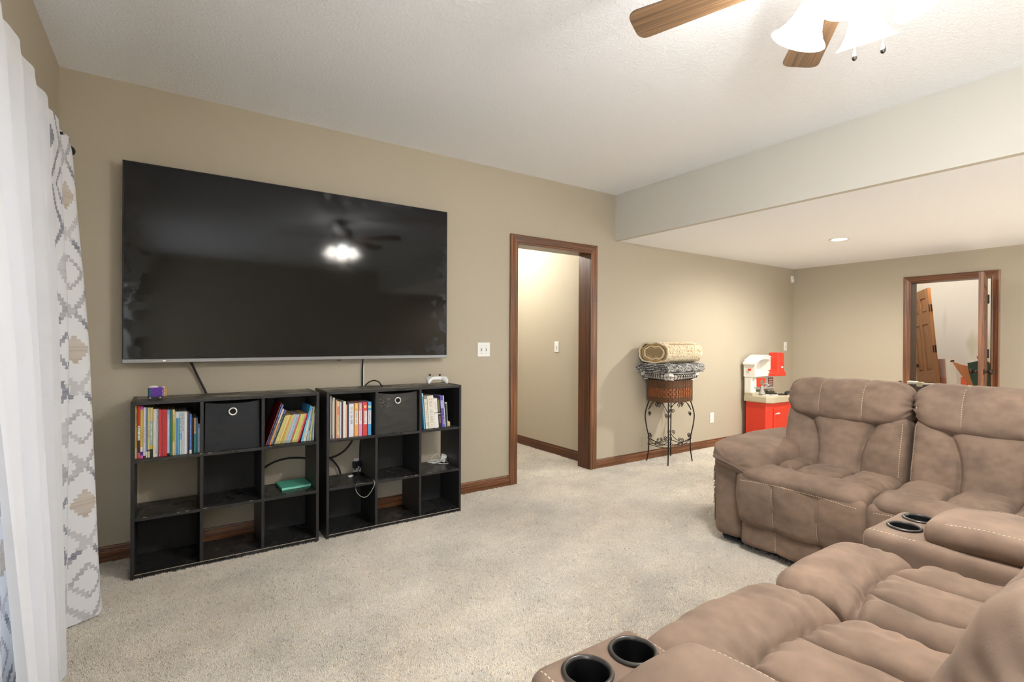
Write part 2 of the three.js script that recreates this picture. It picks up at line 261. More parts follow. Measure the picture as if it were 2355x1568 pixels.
// ---------------------------------------------------------------- television
{
  const x0 = -0.2086, x1 = 1.732, y0 = 1.0805, y1 = 2.1762, zf = -3.423;
  const tv = thing('television', 'very large flat black television hung on the tan wall above two bookcases', 'television', [(x0 + x1) / 2, y0, ZW]);
  const w = x1 - x0, h = y1 - y0, f = zf - ZW, hw = w / 2;
  const sm = fbm(9, 5, 4, 211), sm2 = fbm(40, 22, 3, 213);
  const smudge = tex(1024, 576, (u, v) => { const edge = 1 - smooth(0, 0.10, Math.min(u, 1 - u, v, 1 - v)), k = 0.055 + 0.02 * smooth(0.5, 0.75, sm(u, v)) + 0.22 * edge * smooth(0.42, 0.66, sm2(u, v)); return [k, k, k]; }, false);
  const scr = new THREE.PlaneGeometry(w - 0.012, h - 0.03); scr.translate(0, h / 2 + 0.009, f - 0.0012);
  part('screen', scr, phys({ color: srgb(14, 14, 16), roughness: 1, roughnessMap: smudge, specularIntensity: 0.65, ior: 1.5 }), tv, 'glossy dark switched-off screen');
  part('bezel', [box(-hw, 0.02, f - 0.02, -hw + 0.006, h, f), box(hw - 0.006, 0.02, f - 0.02, hw, h, f), box(-hw, h - 0.006, f - 0.02, hw, h, f)], std({ color: srgb(40, 42, 45), roughness: 0.35, metalness: 0.6 }), tv);
  part('back_shell', [box(-hw + 0.002, 0.004, f - 0.032, hw - 0.002, h - 0.002, f - 0.0022), box(-0.55, 0.1, f - 0.055, 0.55, 0.75, f - 0.03, 0.01)], M.blackPlastic, tv);
  part('bottom_strip', box(-hw, 0, f - 0.022, hw, 0.022, f + 0.002, 0.003), std({ color: srgb(150, 150, 152), metalness: 0.75, roughness: 0.35 }), tv, 'brushed silver strip along the bottom edge');
  part('wall_mount', [box(-0.4, 0.3, 0, 0.4, 0.36, f - 0.05), box(-0.4, 0.6, 0, 0.4, 0.66, f - 0.05)], M.iron, tv);
  part('brand_badge', box(-0.79, 0.008, f + 0.002, -0.775, 0.015, f + 0.003, 0.0005), M.chrome, tv);
  const eye = part('sensor', box(0.165, -0.006, f - 0.012, 0.19, 0.0, f, 0.002), M.blackPlastic, tv);
  part('standby_light', box(0.174, -0.004, f, 0.181, -0.001, f + 0.0008, 0.0003), std({ color: srgb(220, 60, 70), emissive: srgb(255, 60, 80), emissiveIntensity: 0.8 }), eye);
}
// ---------------------------------------------------------------- bookcases
const CZ = -3.1545, CD = 0.295, CH = 0.8975, PT = 0.016;
function bookcase(x0, x1, label, dustSide) {
  const W = x1 - x0, b = thing('cube_bookcase', label, 'bookcase', [(x0 + x1) / 2, 0, CZ]);
  const hw = W / 2, cw = (W - PT) / 3, ch = (CH - PT) / 3;
  for (const s of [-1, 1]) part('side_panel', box(s > 0 ? hw - PT : -hw, 0, -CD, s > 0 ? hw : -hw + PT, CH, 0, 0.0012, 1), M.black, b);
  part('top_panel', box(-hw + PT, CH - PT - 0.002, -CD, hw - PT, CH - 0.002, -0.001, 0.0012, 0), M.blackTop, b);
  part('bottom_panel', box(-hw + PT, 0.012, -CD, hw - PT, 0.012 + PT, -0.002, 0.0012, 0), M.blackTop, b);
  part('kick_edge', box(-hw + PT, 0.0, -0.02, hw - PT, 0.012, -0.006, 0.001, 0), M.black, b);
  part('worn_edge', box(-hw + PT, 0.012 + PT - 0.0035, -0.0025, hw - PT, 0.012 + PT - 0.0005, -0.0012, 0.0005, 0), M.chip, b, 'pale line where the laminate edge has worn off');
  for (let r = 1; r < 3; r++) part('shelf', box(-hw + PT, r * ch, -CD, hw - PT, r * ch + PT, -0.0015, 0.0012, 0), M.blackTop, b);
  for (let c = 1; c < 3; c++) part('divider', [0, 1, 2].map((r) => box(-hw + c * cw, r * ch + (r ? PT : 0.028), -CD, -hw + c * cw + PT, (r + 1) * ch - (r === 2 ? 0.002 : 0), -0.0008, 0.001, 1)), M.black, b);
  for (const [r, c] of [[2, 0], [2, 1], [2, 2], [1, 1], [0, 0], [0, 2]])
    for (const half of [0, 1]) part('back_panel', box(-hw + c * cw + 0.002 + half * cw / 2, r * ch + 0.004, -CD - 0.004, -hw + c * cw + PT + (half + 1) * (cw / 2) - (half ? 0.002 : PT / 1.2), (r + 1) * ch + PT - 0.004, -CD, 0.0008, 1), M.blackBack, b);
  // chipped spots along the shelf fronts
  seed(500 + Math.round(x0 * 1000)); const chips = [];
  for (let i = 0; i < 15; i++) { const r = rnd() < 0.45 ? 1 : rnd() < 0.6 ? 0 : 2, x = rr(-hw + 0.05, hw - 0.05), y = r ? r * ch + PT : 0.012 + PT; chips.push(box(x, y - rr(0.001, 0.003), -0.0025, x + rr(0.003, 0.02), y + 0.0004, -0.0005, 0.0004)); }
  part('chipped_edge', chips, M.chip, b, 'small pale chips in the black laminate edge');
  return b;
}
const B1 = [-0.1572, 0.7475], B2 = [0.7908, 1.7126];
bookcase(...B1, 'left of two black cube bookcases, holding the purple craft on top');
bookcase(...B2, 'right of two black cube bookcases, with a white game controller on top');
const shelfY = [0.028, (CH - PT) / 3 + PT, 2 * (CH - PT) / 3 + PT], cellX = (b, c) => b[0] + PT + c * (b[1] - b[0] - PT) / 3, CW = (0.9047 - PT) / 3 - PT;

// ---- books: one printed spine each in an atlas
const ATL = 80, SW = 25, atlas = document.createElement('canvas'); atlas.width = ATL * SW; atlas.height = 512; const ax = atlas.getContext('2d');
const css = (c) => `rgb(${c[0]},${c[1]},${c[2]})`;
let spines = 0;
function spine(base, bands = [], marks = null, at = [0.2, 0.75]) {
  const n = spines++, x = n * SW; ax.fillStyle = css(base); ax.fillRect(x, 0, SW, 512);
  for (const [a, b, c, l = 0, r = 1] of bands) { ax.fillStyle = css(c); ax.fillRect(x + SW * l, 480 * (1 - b), SW * (r - l), 480 * (b - a)); }
  if (marks) { ax.fillStyle = css(marks); let y = 480 * (1 - at[1]); const y1 = 480 * (1 - at[0]); while (y < y1) { const h = rr(6, 16); if (rnd() > 0.2) { ax.fillRect(x + rr(7, 10), y, rr(6, 10), 3); ax.fillRect(x + rr(7, 12), y, 2.5, h * 0.8); if (rnd() > 0.5) ax.fillRect(x + 15, y + 2, 2.5, h * 0.6); } y += h + 3; } }
  return n;
}
const atlasMap = new THREE.CanvasTexture(atlas); atlasMap.colorSpace = THREE.SRGBColorSpace; atlasMap.magFilter = THREE.LinearFilter;
const bookMat = std({ map: atlasMap, roughness: 0.5 }), pageMat = std({ color: srgb(226, 217, 196), roughness: 0.9 });
function bookGeo(w, h, d, n) {                                              // base at y = 0, left-hand edge at x = 0, spine at z = 0
  const bt = Math.min(0.0018, w * 0.18), u0 = (n + 0.06) / ATL, u1 = (n + 0.94) / ATL;
  const sp = box(0, 0, -0.003, w, h, 0, Math.min(0.002, w * 0.3), 1, 2), c1 = box(0, 0, -d, bt, h, -0.002, 0.0005), c2 = box(w - bt, 0, -d, w, h, -0.002, 0.0005);
  for (const g of [sp, c1, c2]) { const p = g.attributes.position, q = g.attributes.uv, nn = g.attributes.normal; for (let i = 0; i < p.count; i++) { if (g === sp && nn.getZ(i) > 0.3) q.setXY(i, mix(u0, u1, clamp(p.getX(i) / w)), mix(0.066, 0.996, clamp(p.getY(i) / h))); else q.setXY(i, (n + 0.5) / ATL, 0.03); } }
  return merge([sp, c1, c2]);
}
function book(x, y, z, w, h, d, n, label, group, lean = 0, pages = true) {
  const b = thing('book', label, 'book', [x, y, z], 0, group);
  part('cover', bookGeo(w, h, d, n), bookMat, b);
  if (pages) part('pages', box(Math.min(0.0018, w * 0.18), 0.003, -d + 0.004, w - Math.min(0.0018, w * 0.18), h - 0.003, -0.003, 0), pageMat, b);
  if (lean) { b.rotation.z = lean; }
  return b;
}
const nth = ['first', 'second', 'third', 'fourth', 'fifth', 'sixth', 'seventh', 'eighth', 'ninth', 'tenth', 'eleventh', 'twelfth', 'thirteenth', 'fourteenth', 'fifteenth', 'sixteenth', 'seventeenth', 'eighteenth', 'nineteenth', 'twentieth', 'twenty-first', 'twenty-second', 'twenty-third', 'twenty-fourth', 'twenty-fifth', 'twenty-sixth', 'twenty-seventh', 'twenty-eighth', 'twenty-ninth'];
{ // upright row, left bookcase
  seed(801); const W = [235, 235, 232], K = [30, 28, 30];
  const rows = [
    [-0.1410, .0108, .876, 'gold', [216, 172, 84], [[0.02, 0.2, [222, 200, 150]]], [110, 80, 40], [0.6, 0.85]], [-.1300, .0106, .874, 'red-topped', [205, 52, 44], [[0.12, 0.62, [60, 40, 45]], [0.35, 0.62, W], [0.04, 0.12, [205, 90, 110]]], K, [0.36, 0.6]],
    [-.1192, .0112, .871, 'magenta-topped yellow', [206, 188, 98], [[0.93, 1, [205, 80, 190]], [0.13, 0.22, W], [0.06, 0.13, [60, 45, 140]], [0, 0.06, [215, 110, 200]]], [170, 130, 60], [0.4, 0.56]], [-.1072, .0106, .864, 'lilac-white', [226, 217, 232], [[0, 0.05, [90, 30, 40]]], [150, 130, 160], [0.3, 0.6]],
    [-.0962, .0062, .864, 'thin slate-blue', [122, 144, 168], [[0, 0.12, W]], null], [-.0895, .0102, .862, 'pale yellow-green', [214, 208, 142], [[0.13, 0.16, [60, 70, 130]]], [150, 140, 80], [0.4, 0.75]],
    [-.0790, .0126, .861, 'cream book with a sky-blue label', [222, 200, 140], [[0.24, 0.73, [140, 196, 226], 0.2, 0.8], [0.18, 0.24, [214, 176, 50]], [0, 0.17, K]], [235, 245, 250], [0.3, 0.66]], [-.0662, .0080, .852, 'cream', [232, 224, 206], [], [170, 160, 140], [0.72, 0.95]],
    [-.0580, .0070, .851, 'white', [225, 230, 236], [], [110, 130, 160], [0.05, 0.2]], [-.0508, .0086, .851, 'greyish lilac', [206, 196, 206], [], [90, 80, 110], [0.7, 0.94]],
    [-.0420, .0106, .848, 'red book beside greyish lilac', [212, 62, 66], [[0.03, 0.05, W, 0.3, 0.6]], null], [-.0312, .0070, .847, 'dull crimson', [186, 70, 78], [], null], [-.0240, .0080, .847, 'bright red', [214, 58, 58], [], null], [-.0158, .0090, .846, 'last red', [204, 60, 58], [], null],
    [-.0064, .0116, .844, 'light blue', [168, 198, 232], [[0, 0.06, K], [0.9, 1, [130, 180, 225]]], [235, 240, 250], [0.4, 0.8]], [.0064, .0098, .845, 'dark teal', [46, 122, 112], [], null], [.0168, .0106, .844, 'yellow and green', [228, 208, 134], [[0.3, 0.72, [190, 200, 70]]], [90, 110, 40], [0.3, 0.9]],
    [.0278, .0046, .832, 'thin pale pink', [220, 200, 206], [], null], [.0326, .0080, .831, 'mid blue', [94, 152, 208], [[0.85, 1, W]], [40, 60, 130], [0.05, 0.2]], [.0410, .0068, .830, 'aqua', [128, 186, 200], [[0.85, 1, [220, 235, 235]]], null],
    [.0482, .0100, .830, 'mint', [196, 218, 212], [[0.35, 0.5, [130, 190, 220]]], [60, 70, 140], [0.45, 0.98]], [.0586, .0100, .830, 'pale grey', [206, 214, 218], [], [60, 90, 100], [0.55, 0.95]], [.0690, .0120, .829, 'plain white', [238, 238, 238], [], null], [.0818, .0072, .825, 'dark grey', [120, 114, 108], [], null],
    [.0916, .0112, .814, 'royal blue', [70, 112, 194], [[0, 0.1, W]], [180, 210, 240], [0.2, 0.9]], [.1046, .0068, .793, 'dark brown', [70, 44, 40], [], null], [.1128, .0100, .790, 'orange and teal', [66, 156, 146], [[0.55, 1, [224, 176, 128]]], [60, 50, 60], [0.5, 0.95]], [.1231, .0066, .792, 'deep sky-blue', [72, 146, 196], [], null], [.1300, .0116, .758, 'short pale blue', [196, 220, 238], [[0.85, 1, [140, 190, 230]]], [110, 130, 150], [0.15, 0.7]],
  ];
  rows.forEach(([x, w, top, desc, base, bands, marks, at], i) => book(x, shelfY[2], CZ - 0.028 - rr(0, 0.012), w - 0.0004, top - shelfY[2], rr(0.19, 0.23), spine(base, bands, marks, at), `${desc}${/book|red$/.test(desc) ? '' : ' book'}, ${nth[i]} from the left in left bookcase's top-left cell`, 'books in the left bookcase, top-left cell'));
}
{ // leaning books, left bookcase
  seed(802); const D = Math.PI / 180;
  const rows = [
    [.4640, .0040, .252, 19, 'thin dark red', [120, 16, 24], [[0, 1, [200, 150, 150], 0.6, 1]], null], [.4775, .0100, .240, 19.5, 'navy', [58, 66, 104], [[0.7, 1, [90, 130, 200]]], [180, 190, 210], [0.4, 0.9]], [.4890, .0100, .214, 19.5, 'orange and cream', [216, 158, 86], [[0.6, 1, [220, 205, 175]], [0, 0.1, [225, 120, 50]]], null], [.5030, .0120, .206, 20, 'black and blue', [60, 66, 82], [[0, 0.65, [110, 140, 190], 0, 0.4], [0.88, 1, [90, 90, 170]]], [215, 215, 180], [0.2, 0.8]],
    ...[['yellow-green', [196, 200, 116]], ['pale cream', [226, 204, 150]], ['light yellow', [228, 206, 136]], ['orange', [222, 164, 84]], ['grass-green', [190, 198, 118]], ['pale pink', [222, 188, 168]], ['pale blue', [172, 200, 230]], ['powder blue', [176, 196, 220]], ['rust-brown', [186, 106, 66]], ['lemon', [224, 214, 132]], ['lime', [202, 210, 112]], ['peach', [228, 178, 146]], ['bright red', [206, 52, 50]]].map(([d, c], i) => [.5150 + i * 0.0106, .0098, .172 + 0.001 * (i % 3), 20 - i * 0.25, 'thin ' + d, c, [[0, 0.1, [c[0] * 0.86, c[1] * 0.9, c[2] * 0.9]]], i % 2 ? [c[0] * 0.6, c[1] * 0.6, c[2] * 0.55] : null, [0.2, 0.9]]),
    [.6620, .0100, .216, 14, 'tall turquoise-blue', [70, 160, 214], [[0, 0.6, [120, 190, 220]]], null], [.6800, .0150, .206, 11.5, 'cream', [226, 220, 192], [], [150, 130, 90], [0.12, 0.3]], [.6960, .0130, .206, 8.5, 'grey-blue', [170, 188, 206], [[0.3, 0.95, [70, 100, 170], 0.3, 0.8]], [210, 220, 240], [0.4, 0.9]], [.7080, .0100, .206, 6.5, 'pale lime', [206, 210, 140], [], [130, 130, 60], [0.05, 0.25]], [.7170, .0060, .170, 5.5, 'thin grey-green', [150, 165, 150], [], null], [.7268, .0080, .166, 1.5, 'short white', [222, 228, 236], [], null],
  ];
  // x is the foot of the lower right edge, the corner that stands on the shelf
  rows.forEach(([x, w, h, deg, desc, base, bands, marks, at], i) => { const a = deg * D, b = book(x, shelfY[2] + 0.0005, CZ - 0.034 - rr(0, 0.01), w, h, 0.2, spine(base, bands, marks, at), `${desc} book, ${nth[i]} from the left in left bookcase's top-right cell`, 'leaning books in the left bookcase, top-right cell', -a); b.position.x -= w * Math.cos(a); b.position.y += w * Math.sin(a); });
}
{ // right bookcase, left cell
  seed(803); const W = [232, 230, 226];
  const rows = [
    [.8210, .0056, .869, 'thin white', [224, 226, 228], [], null], [.8270, .0070, .861, 'black and white', [60, 62, 66], [[0.1, 0.9, [190, 185, 160], 0.55, 0.95]], null], [.8346, .0134, .856, 'stone-coloured', [214, 206, 184], [], null], [.8486, .0058, .850, 'wine-red', [124, 58, 62], [], null], [.8548, .0066, .842, 'peach', [226, 176, 146], [], null], [.8620, .0122, .832, 'yellow and orange', [228, 214, 160], [[0.62, 0.86, [222, 150, 110]], [0, 0.08, [226, 160, 130]]], [90, 90, 60], [0.2, 0.6]], [.8746, .0098, .830, 'pale ice-blue', [200, 208, 216], [], null], [.8848, .0048, .828, 'mauve', [176, 150, 158], [], null], [.8900, .0058, .828, 'maroon', [92, 40, 46], [], null], [.8964, .0172, .830, 'off-white', [228, 226, 214], [], null], [.9146, .0092, .808, 'salmon', [222, 176, 156], [], null], [.9248, .0072, .819, 'black', [48, 48, 56], [], null],
    [.9330, .0308, .812, 'thick pearl-white', [224, 226, 236], [[0.82, 0.9, [200, 190, 120], 0.4, 0.7]], [70, 70, 80], [0.36, 0.76]], [.9672, .0258, .814, 'thick orange', [232, 172, 98], [[0.36, 0.76, W, 0.2, 0.8], [0.84, 0.97, [240, 205, 120], 0.3, 0.7]], [120, 120, 120], [0.4, 0.74]], [.9960, .0214, .815, 'thick pink', [222, 152, 196], [[0.36, 0.76, W, 0.1, 0.8], [0.8, 0.95, [230, 210, 180], 0.3, 0.7]], [130, 120, 130], [0.4, 0.74]], [1.0218, .0264, .817, 'thick scarlet', [226, 74, 66], [[0.34, 0.74, W, 0.3, 0.95], [0.82, 0.9, [240, 205, 160], 0.3, 0.8]], [200, 120, 110], [0.38, 0.72]], [1.0526, .0236, .817, 'thick sky-blue', [84, 168, 218], [[0.34, 0.74, W, 0.1, 0.9], [0.82, 0.88, [225, 235, 200], 0.15, 0.9], [0.79, 0.82, [80, 180, 160]]], [90, 120, 170], [0.38, 0.72]],
  ];
  rows.forEach(([x, w, top, desc, base, bands, marks, at], i) => book(x, shelfY[2], CZ - 0.026 - (i > 11 ? 0.004 : rr(0, 0.008)), w - 0.0005, top - shelfY[2], w > 0.02 ? 0.15 : rr(0.17, 0.2), spine(base, bands, marks, at), `${desc} book, ${nth[i]} from the left in right bookcase's top-left cell`, 'books in the right bookcase, top-left cell'));
}
{ // right bookcase, right cell: leaning the other way
  seed(804); const D = Math.PI / 180;
  const rows = [
    [1.4450, .0100, .246, 4.6, 'tall pale blue', [104, 170, 204], [[0.9, 1, [190, 220, 235]]], null], [1.4580, .0210, .228, 4.6, 'ivory', [228, 222, 204], [[0.9, 1, [140, 136, 110]]], [150, 140, 120], [0.1, 0.8]], [1.4800, .0460, .226, 4.4, 'thick ivory', [226, 219, 204], [], [160, 148, 140], [0.1, 0.9]], [1.5270, .0280, .206, 4.4, 'white', [228, 226, 222], [[0.5, 0.52, [90, 90, 90]]], [170, 150, 150], [0.55, 0.9]], [1.5562, .0200, .204, 4.6, 'black and olive', [44, 38, 40], [[0.55, 0.95, [110, 116, 66], 0.25, 0.75], [0.46, 0.49, [230, 215, 200]], [0.15, 0.4, [150, 110, 110], 0.4, 0.8]], null], [1.5780, .0290, .222, 4.4, 'purple and white', [96, 84, 160], [[0, 1, [228, 228, 234], 0.75, 1], [0.6, 0.85, [170, 165, 205]]], [210, 205, 230], [0.1, 0.35]], [1.6090, .0160, .174, 3.2, 'short dark green', [46, 54, 50], [[0, 1, [196, 200, 178], 0.7, 1], [0.95, 1, [200, 205, 190]]], null],
  ];
  rows.forEach(([x, w, h, deg, desc, base, bands, marks, at], i) => book(x, shelfY[2] + 0.0005, CZ - 0.03 - rr(0, 0.006), w, h, 0.16, spine(base, bands, marks, at), `${desc} book, ${nth[i]} from the left in right bookcase's top-right cell`, 'books in the right bookcase, top-right cell', deg * D));
  const s = single('paper_scrap', (() => { const g = new THREE.TetrahedronGeometry(0.02, 1); g.scale(0.8, 1.25, 0.6); g.rotateZ(0.5); g.translate(1.637, shelfY[2] + 0.021, CZ - 0.05); return g; })(), std({ color: srgb(222, 204, 150), roughness: 0.8, flatShading: true }), 'small crumpled cream paper scrap at the end of the leaning books', 'paper');
}
// ---- fabric storage bins
function bin(b, c, label, torn) {
  const x0 = cellX(b, c) + 0.006, w = (b[1] - b[0] - PT) / 3 - PT - 0.012, y0 = shelfY[2], h = 0.266;
  const t = thing('storage_bin', label, 'storage bin', [x0 + w / 2, y0, CZ - 0.02]);
  const g = new THREE.BoxGeometry(w, h, 0.27, 28, 24, 8); g.translate(0, h / 2, -0.135); const p = g.attributes.position;
  seed(torn ? 61 : 60);
  for (let i = 0; i < p.count; i++) { const x = p.getX(i), y = p.getY(i), z = p.getZ(i), e = smooth(0, 0.1, Math.min(w / 2 - Math.abs(x), y, h - y)); if (z > -0.001) p.setZ(i, z + 0.008 * e * (noise3(x * 7 + (torn ? 3 : 0), y * 6, 1.3) + 0.3) + 0.003 * noise3(x * 18, y * 30, 2) - 0.006 * (1 - e)); if (y > h - 0.01) p.setY(i, y - 0.012 * (1 - (2 * x / w) ** 2) * (z > -0.05 ? 1 : 0.5)); p.setX(i, x * (1 - 0.02 * (y / h))); }
  g.computeVertexNormals(); part('fabric_body', metric(g, 0), torn ? M.binCloth2 : M.binCloth, t);
  const gy = 0.212, ring = new THREE.TorusGeometry(0.0185, 0.0045, 10, 28); ring.scale(1, 1, 0.6); ring.translate(torn ? -0.005 : -0.002, gy, 0.009); part('grommet', ring, M.chrome, t, 'shiny chrome ring grommet');
  const hole = new THREE.CircleGeometry(0.016, 24); hole.translate(torn ? -0.005 : -0.002, gy, 0.0088); part('finger_hole', hole, M.hole, t);
  if (torn) { const frag = []; for (let i = 0; i < 34; i++) { const a = rr(0, 0.075), bb = rr(0, 0.075); if (rnd() * 0.09 < a * 0.55 + bb * 0.55 && rnd() > 0.25) continue; frag.push(place(box(0, 0, 0, rr(0.003, 0.009), rr(0.001, 0.003), 0.002, 0), -w / 2 + 0.004 + a, h - 0.025 - bb, 0.004, 0, 0, rr(-0.4, 0.4))); } part('torn_edge', frag, std({ color: srgb(158, 138, 112), roughness: 0.9 }), t, 'frayed pale corner where the cloth is torn'); }
}
M.binCloth2 = std({ color: srgb(50, 49, 46), roughness: 0.6, bumpMap: rep(wallBump, 0.06, 0.06), bumpScale: 0.001 });
bin(B1, 1, 'charcoal fabric storage bin with a round chrome grommet in the left bookcase', false);
bin(B2, 1, 'black fabric storage bin with a torn frayed corner in the right bookcase', true);
// ---------------------------------------------------------------- things on and around the bookcases
{ // painted craft wagon
  const t = thing('craft_wagon', 'small purple painted craft wagon on top of the left bookcase', 'craft', [-0.052, CH, -3.25], 0.08);
  const wav = (g, a) => { const p = g.attributes.position; for (let i = 0; i < p.count; i++) { const y = p.getY(i), x = p.getX(i); p.setZ(i, p.getZ(i) + a * Math.sin(y * 900 + 4 * noise3(x * 60, 1, 2)) * (p.getZ(i) > 0 ? 1 : 0)); p.setY(i, y + 0.002 * noise3(x * 80, y * 80, 5)); } g.computeVertexNormals(); return g; };
  const body = new THREE.BoxGeometry(0.056, 0.05, 0.045, 20, 40, 4); body.translate(0, 0.037, 0); part('wrapped_body', wav(body, 0.0012), std({ color: srgb(112, 66, 170), roughness: 0.8 }), t);
  part('front_end', box(-0.037, 0.012, -0.024, -0.026, 0.055, 0.024, 0.003), std({ color: srgb(34, 92, 108), roughness: 0.6 }), t);
  part('rear_end', box(0.028, 0.014, -0.022, 0.042, 0.058, 0.022, 0.004), std({ color: srgb(208, 154, 74), roughness: 0.8 }), t);
  part('white_cap', [place(ball(0.02, 14, 10).scale(1.25, 0.5, 1), -0.016, 0.062, 0), box(0.018, 0.058, -0.02, 0.034, 0.066, 0.02, 0.003)], std({ color: srgb(232, 226, 214), roughness: 0.8 }), t);
  const lace = []; seed(71); for (let k = 0; k < 5; k++) lace.push(place(cyl(0.0014, 0.0014, 0.014, 6), 0.028, 0.02 + k * 0.008, 0.0245, 0, 0, 1.2 + 0.5 * (k % 2))); part('white_stitch', lace, M.linen, t);
  part('chassis', box(-0.03, 0.004, -0.02, 0.022, 0.014, 0.024, 0.002), M.blackPlastic, t);
  for (const [x, z] of [[-0.03, 0.022], [0.014, 0.022], [-0.03, -0.022], [0.014, -0.022]]) { const w = part('wheel', place(cyl(0.0095, 0.0095, 0.007, 18), x, 0.0095, z, Math.PI / 2), M.blackPlastic, t); part('hub', place(cyl(0.005, 0.005, 0.002, 12), x, 0.0095, z + (z > 0 ? 0.004 : -0.004), Math.PI / 2), M.toyGray, w); }
}
{ // game controller seen from its front edge
  const t = thing('game_controller', 'white game controller with black thumbsticks on top of the right bookcase', 'game controller', [1.585, CH, -3.29], -0.32);
  const g = new THREE.BoxGeometry(0.15, 0.034, 0.09, 48, 14, 28); const p = g.attributes.position;
  for (let i = 0; i < p.count; i++) {
    const x = p.getX(i) / 0.075, y = p.getY(i) / 0.017, z = p.getZ(i) / 0.045, s = (x ** 4 + y ** 4 + z ** 4) ** 0.25 || 1, k = Math.max(Math.abs(x), Math.abs(y), Math.abs(z)) / s;
    let X = x * k, Y = y * k, Z = z * k; const grip = smooth(0.35, 0.85, Math.abs(X));
    const zz = Z * 0.04 + (Z > 0 ? grip * 0.045 * Z : 0), yy = Y * mix(0.0145, 0.02, grip) + 0.044 - grip * (Z > 0 ? 0.006 + 0.021 * Z : 0.006);
    p.setXYZ(i, X * 0.076 + Math.sign(X) * grip * 0.004 * (Z > 0 ? Z : 0), yy, zz);
  }
  g.computeVertexNormals(); part('shell', metric(g, 0), M.whitePlastic, t);
  for (const [x, z] of [[-0.046, -0.014], [0.022, 0.006]]) { const s = part('thumbstick', place(lathe([[0.001, -0.004], [0.006, -0.004], [0.0055, 0.008], [0.0095, 0.010], [0.0095, 0.013], [0.006, 0.0125], [0.001, 0.012]], 18), x, 0.058, z), M.blackPlastic, t); part('collar', place(new THREE.TorusGeometry(0.0105, 0.002, 8, 20), x, 0.0575, z, Math.PI / 2), M.toyGray, s); }
  for (const [x, z, c] of [[0.046, -0.022, [200, 180, 60]], [0.046, -0.006, [90, 170, 90]], [0.054, -0.014, [200, 80, 80]], [0.038, -0.014, [80, 120, 200]]]) part('button', place(cyl(0.0035, 0.004, 0.004, 12), x, 0.056, z), std({ color: srgb(...c), roughness: 0.4 }), t);
  part('direction_pad', [box(-0.03, 0.054, 0.002, -0.012, 0.0605, 0.008, 0.001), box(-0.024, 0.054, -0.004, -0.018, 0.0605, 0.014, 0.001)], M.toyGray, t);
  for (const x of [-0.04, 0.04]) part('shoulder_button', box(x - 0.02, 0.03, -0.046, x + 0.02, 0.044, -0.034, 0.004), M.whitePlastic, t);
}
{ const t = thing('notebook', 'thin mint green notebook lying on the left bookcase middle shelf', 'notebook', [0.643, shelfY[1] + 0.0005, -3.345], 0.06);
  part('cover', [box(-0.088, 0.012, -0.09, 0.082, 0.0145, 0.08, 0.001), box(-0.088, 0, -0.09, 0.082, 0.0025, 0.08, 0.001), box(-0.088, 0, -0.09, -0.085, 0.0145, 0.08, 0.001)], std({ color: srgb(96, 196, 168), roughness: 0.55 }), t); part('pages', box(-0.085, 0.0025, -0.087, 0.079, 0.012, 0.077, 0), std({ color: srgb(150, 214, 192), roughness: 0.9 }), t); }
{ const g = new THREE.IcosahedronGeometry(0.014, 2), p = g.attributes.position; for (let i = 0; i < p.count; i++) { const k = 1 + 0.7 * noise3(p.getX(i) * 120, p.getY(i) * 120, p.getZ(i) * 120); p.setXYZ(i, p.getX(i) * k * 1.2, p.getY(i) * k * 0.45, p.getZ(i) * k); } g.computeVertexNormals(); g.translate(0.99, shelfY[1] + 0.007, -3.341); single('paper_scrap', g, M.linen, 'torn white paper scrap on the right bookcase middle shelf below the books', 'paper'); }
{ // charger with its white lead
  const t = thing('phone_charger', 'white charger plug with a tangled white lead on the right bookcase shelf', 'charger', [1.64, shelfY[1] + 0.001, -3.36]);
  part('plug_body', place(box(-0.02, -0.024, -0.02, 0.02, 0.024, 0.02, 0.005, 0, 3), 0.035, 0.034, 0.0, 0.25, -0.5, -0.35), M.whitePlastic, t);
  part('prong', [place(box(-0.001, -0.006, 0, 0.001, 0.006, 0.014, 0.0004), 0.047, 0.03, 0.018, 0.2, 0.6, 0), place(box(-0.001, -0.006, 0, 0.001, 0.006, 0.014, 0.0004), 0.038, 0.032, 0.024, 0.2, 0.6, 0)], M.chrome, t);
  seed(83); const pts = []; for (let i = 0; i < 64; i++) { const a = i * 0.62, r = 0.03 + 0.016 * Math.sin(i * 0.37); pts.push([-0.035 + 1.35 * r * Math.cos(a) + rr(-0.004, 0.004), 0.004 + 0.018 * (0.5 + 0.5 * Math.sin(a * 0.5 + i * 0.05)) + 0.006 * rnd(), 0.015 + 0.75 * r * Math.sin(a)]); } pts.push([0.03, 0.004, 0.05], [0.06, 0.003, 0.04], [0.05, 0.012, 0.01]);
  part('lead', tube(pts, 0.0018, 420, 6), M.whiteCable, t);
  part('lead_loop', tube([[-0.06, 0.005, -0.02], [-0.02, 0.05, -0.05], [0.02, 0.055, -0.045], [0.02, 0.03, -0.02]], 0.0018, 40, 6), M.whiteCable, t);
}
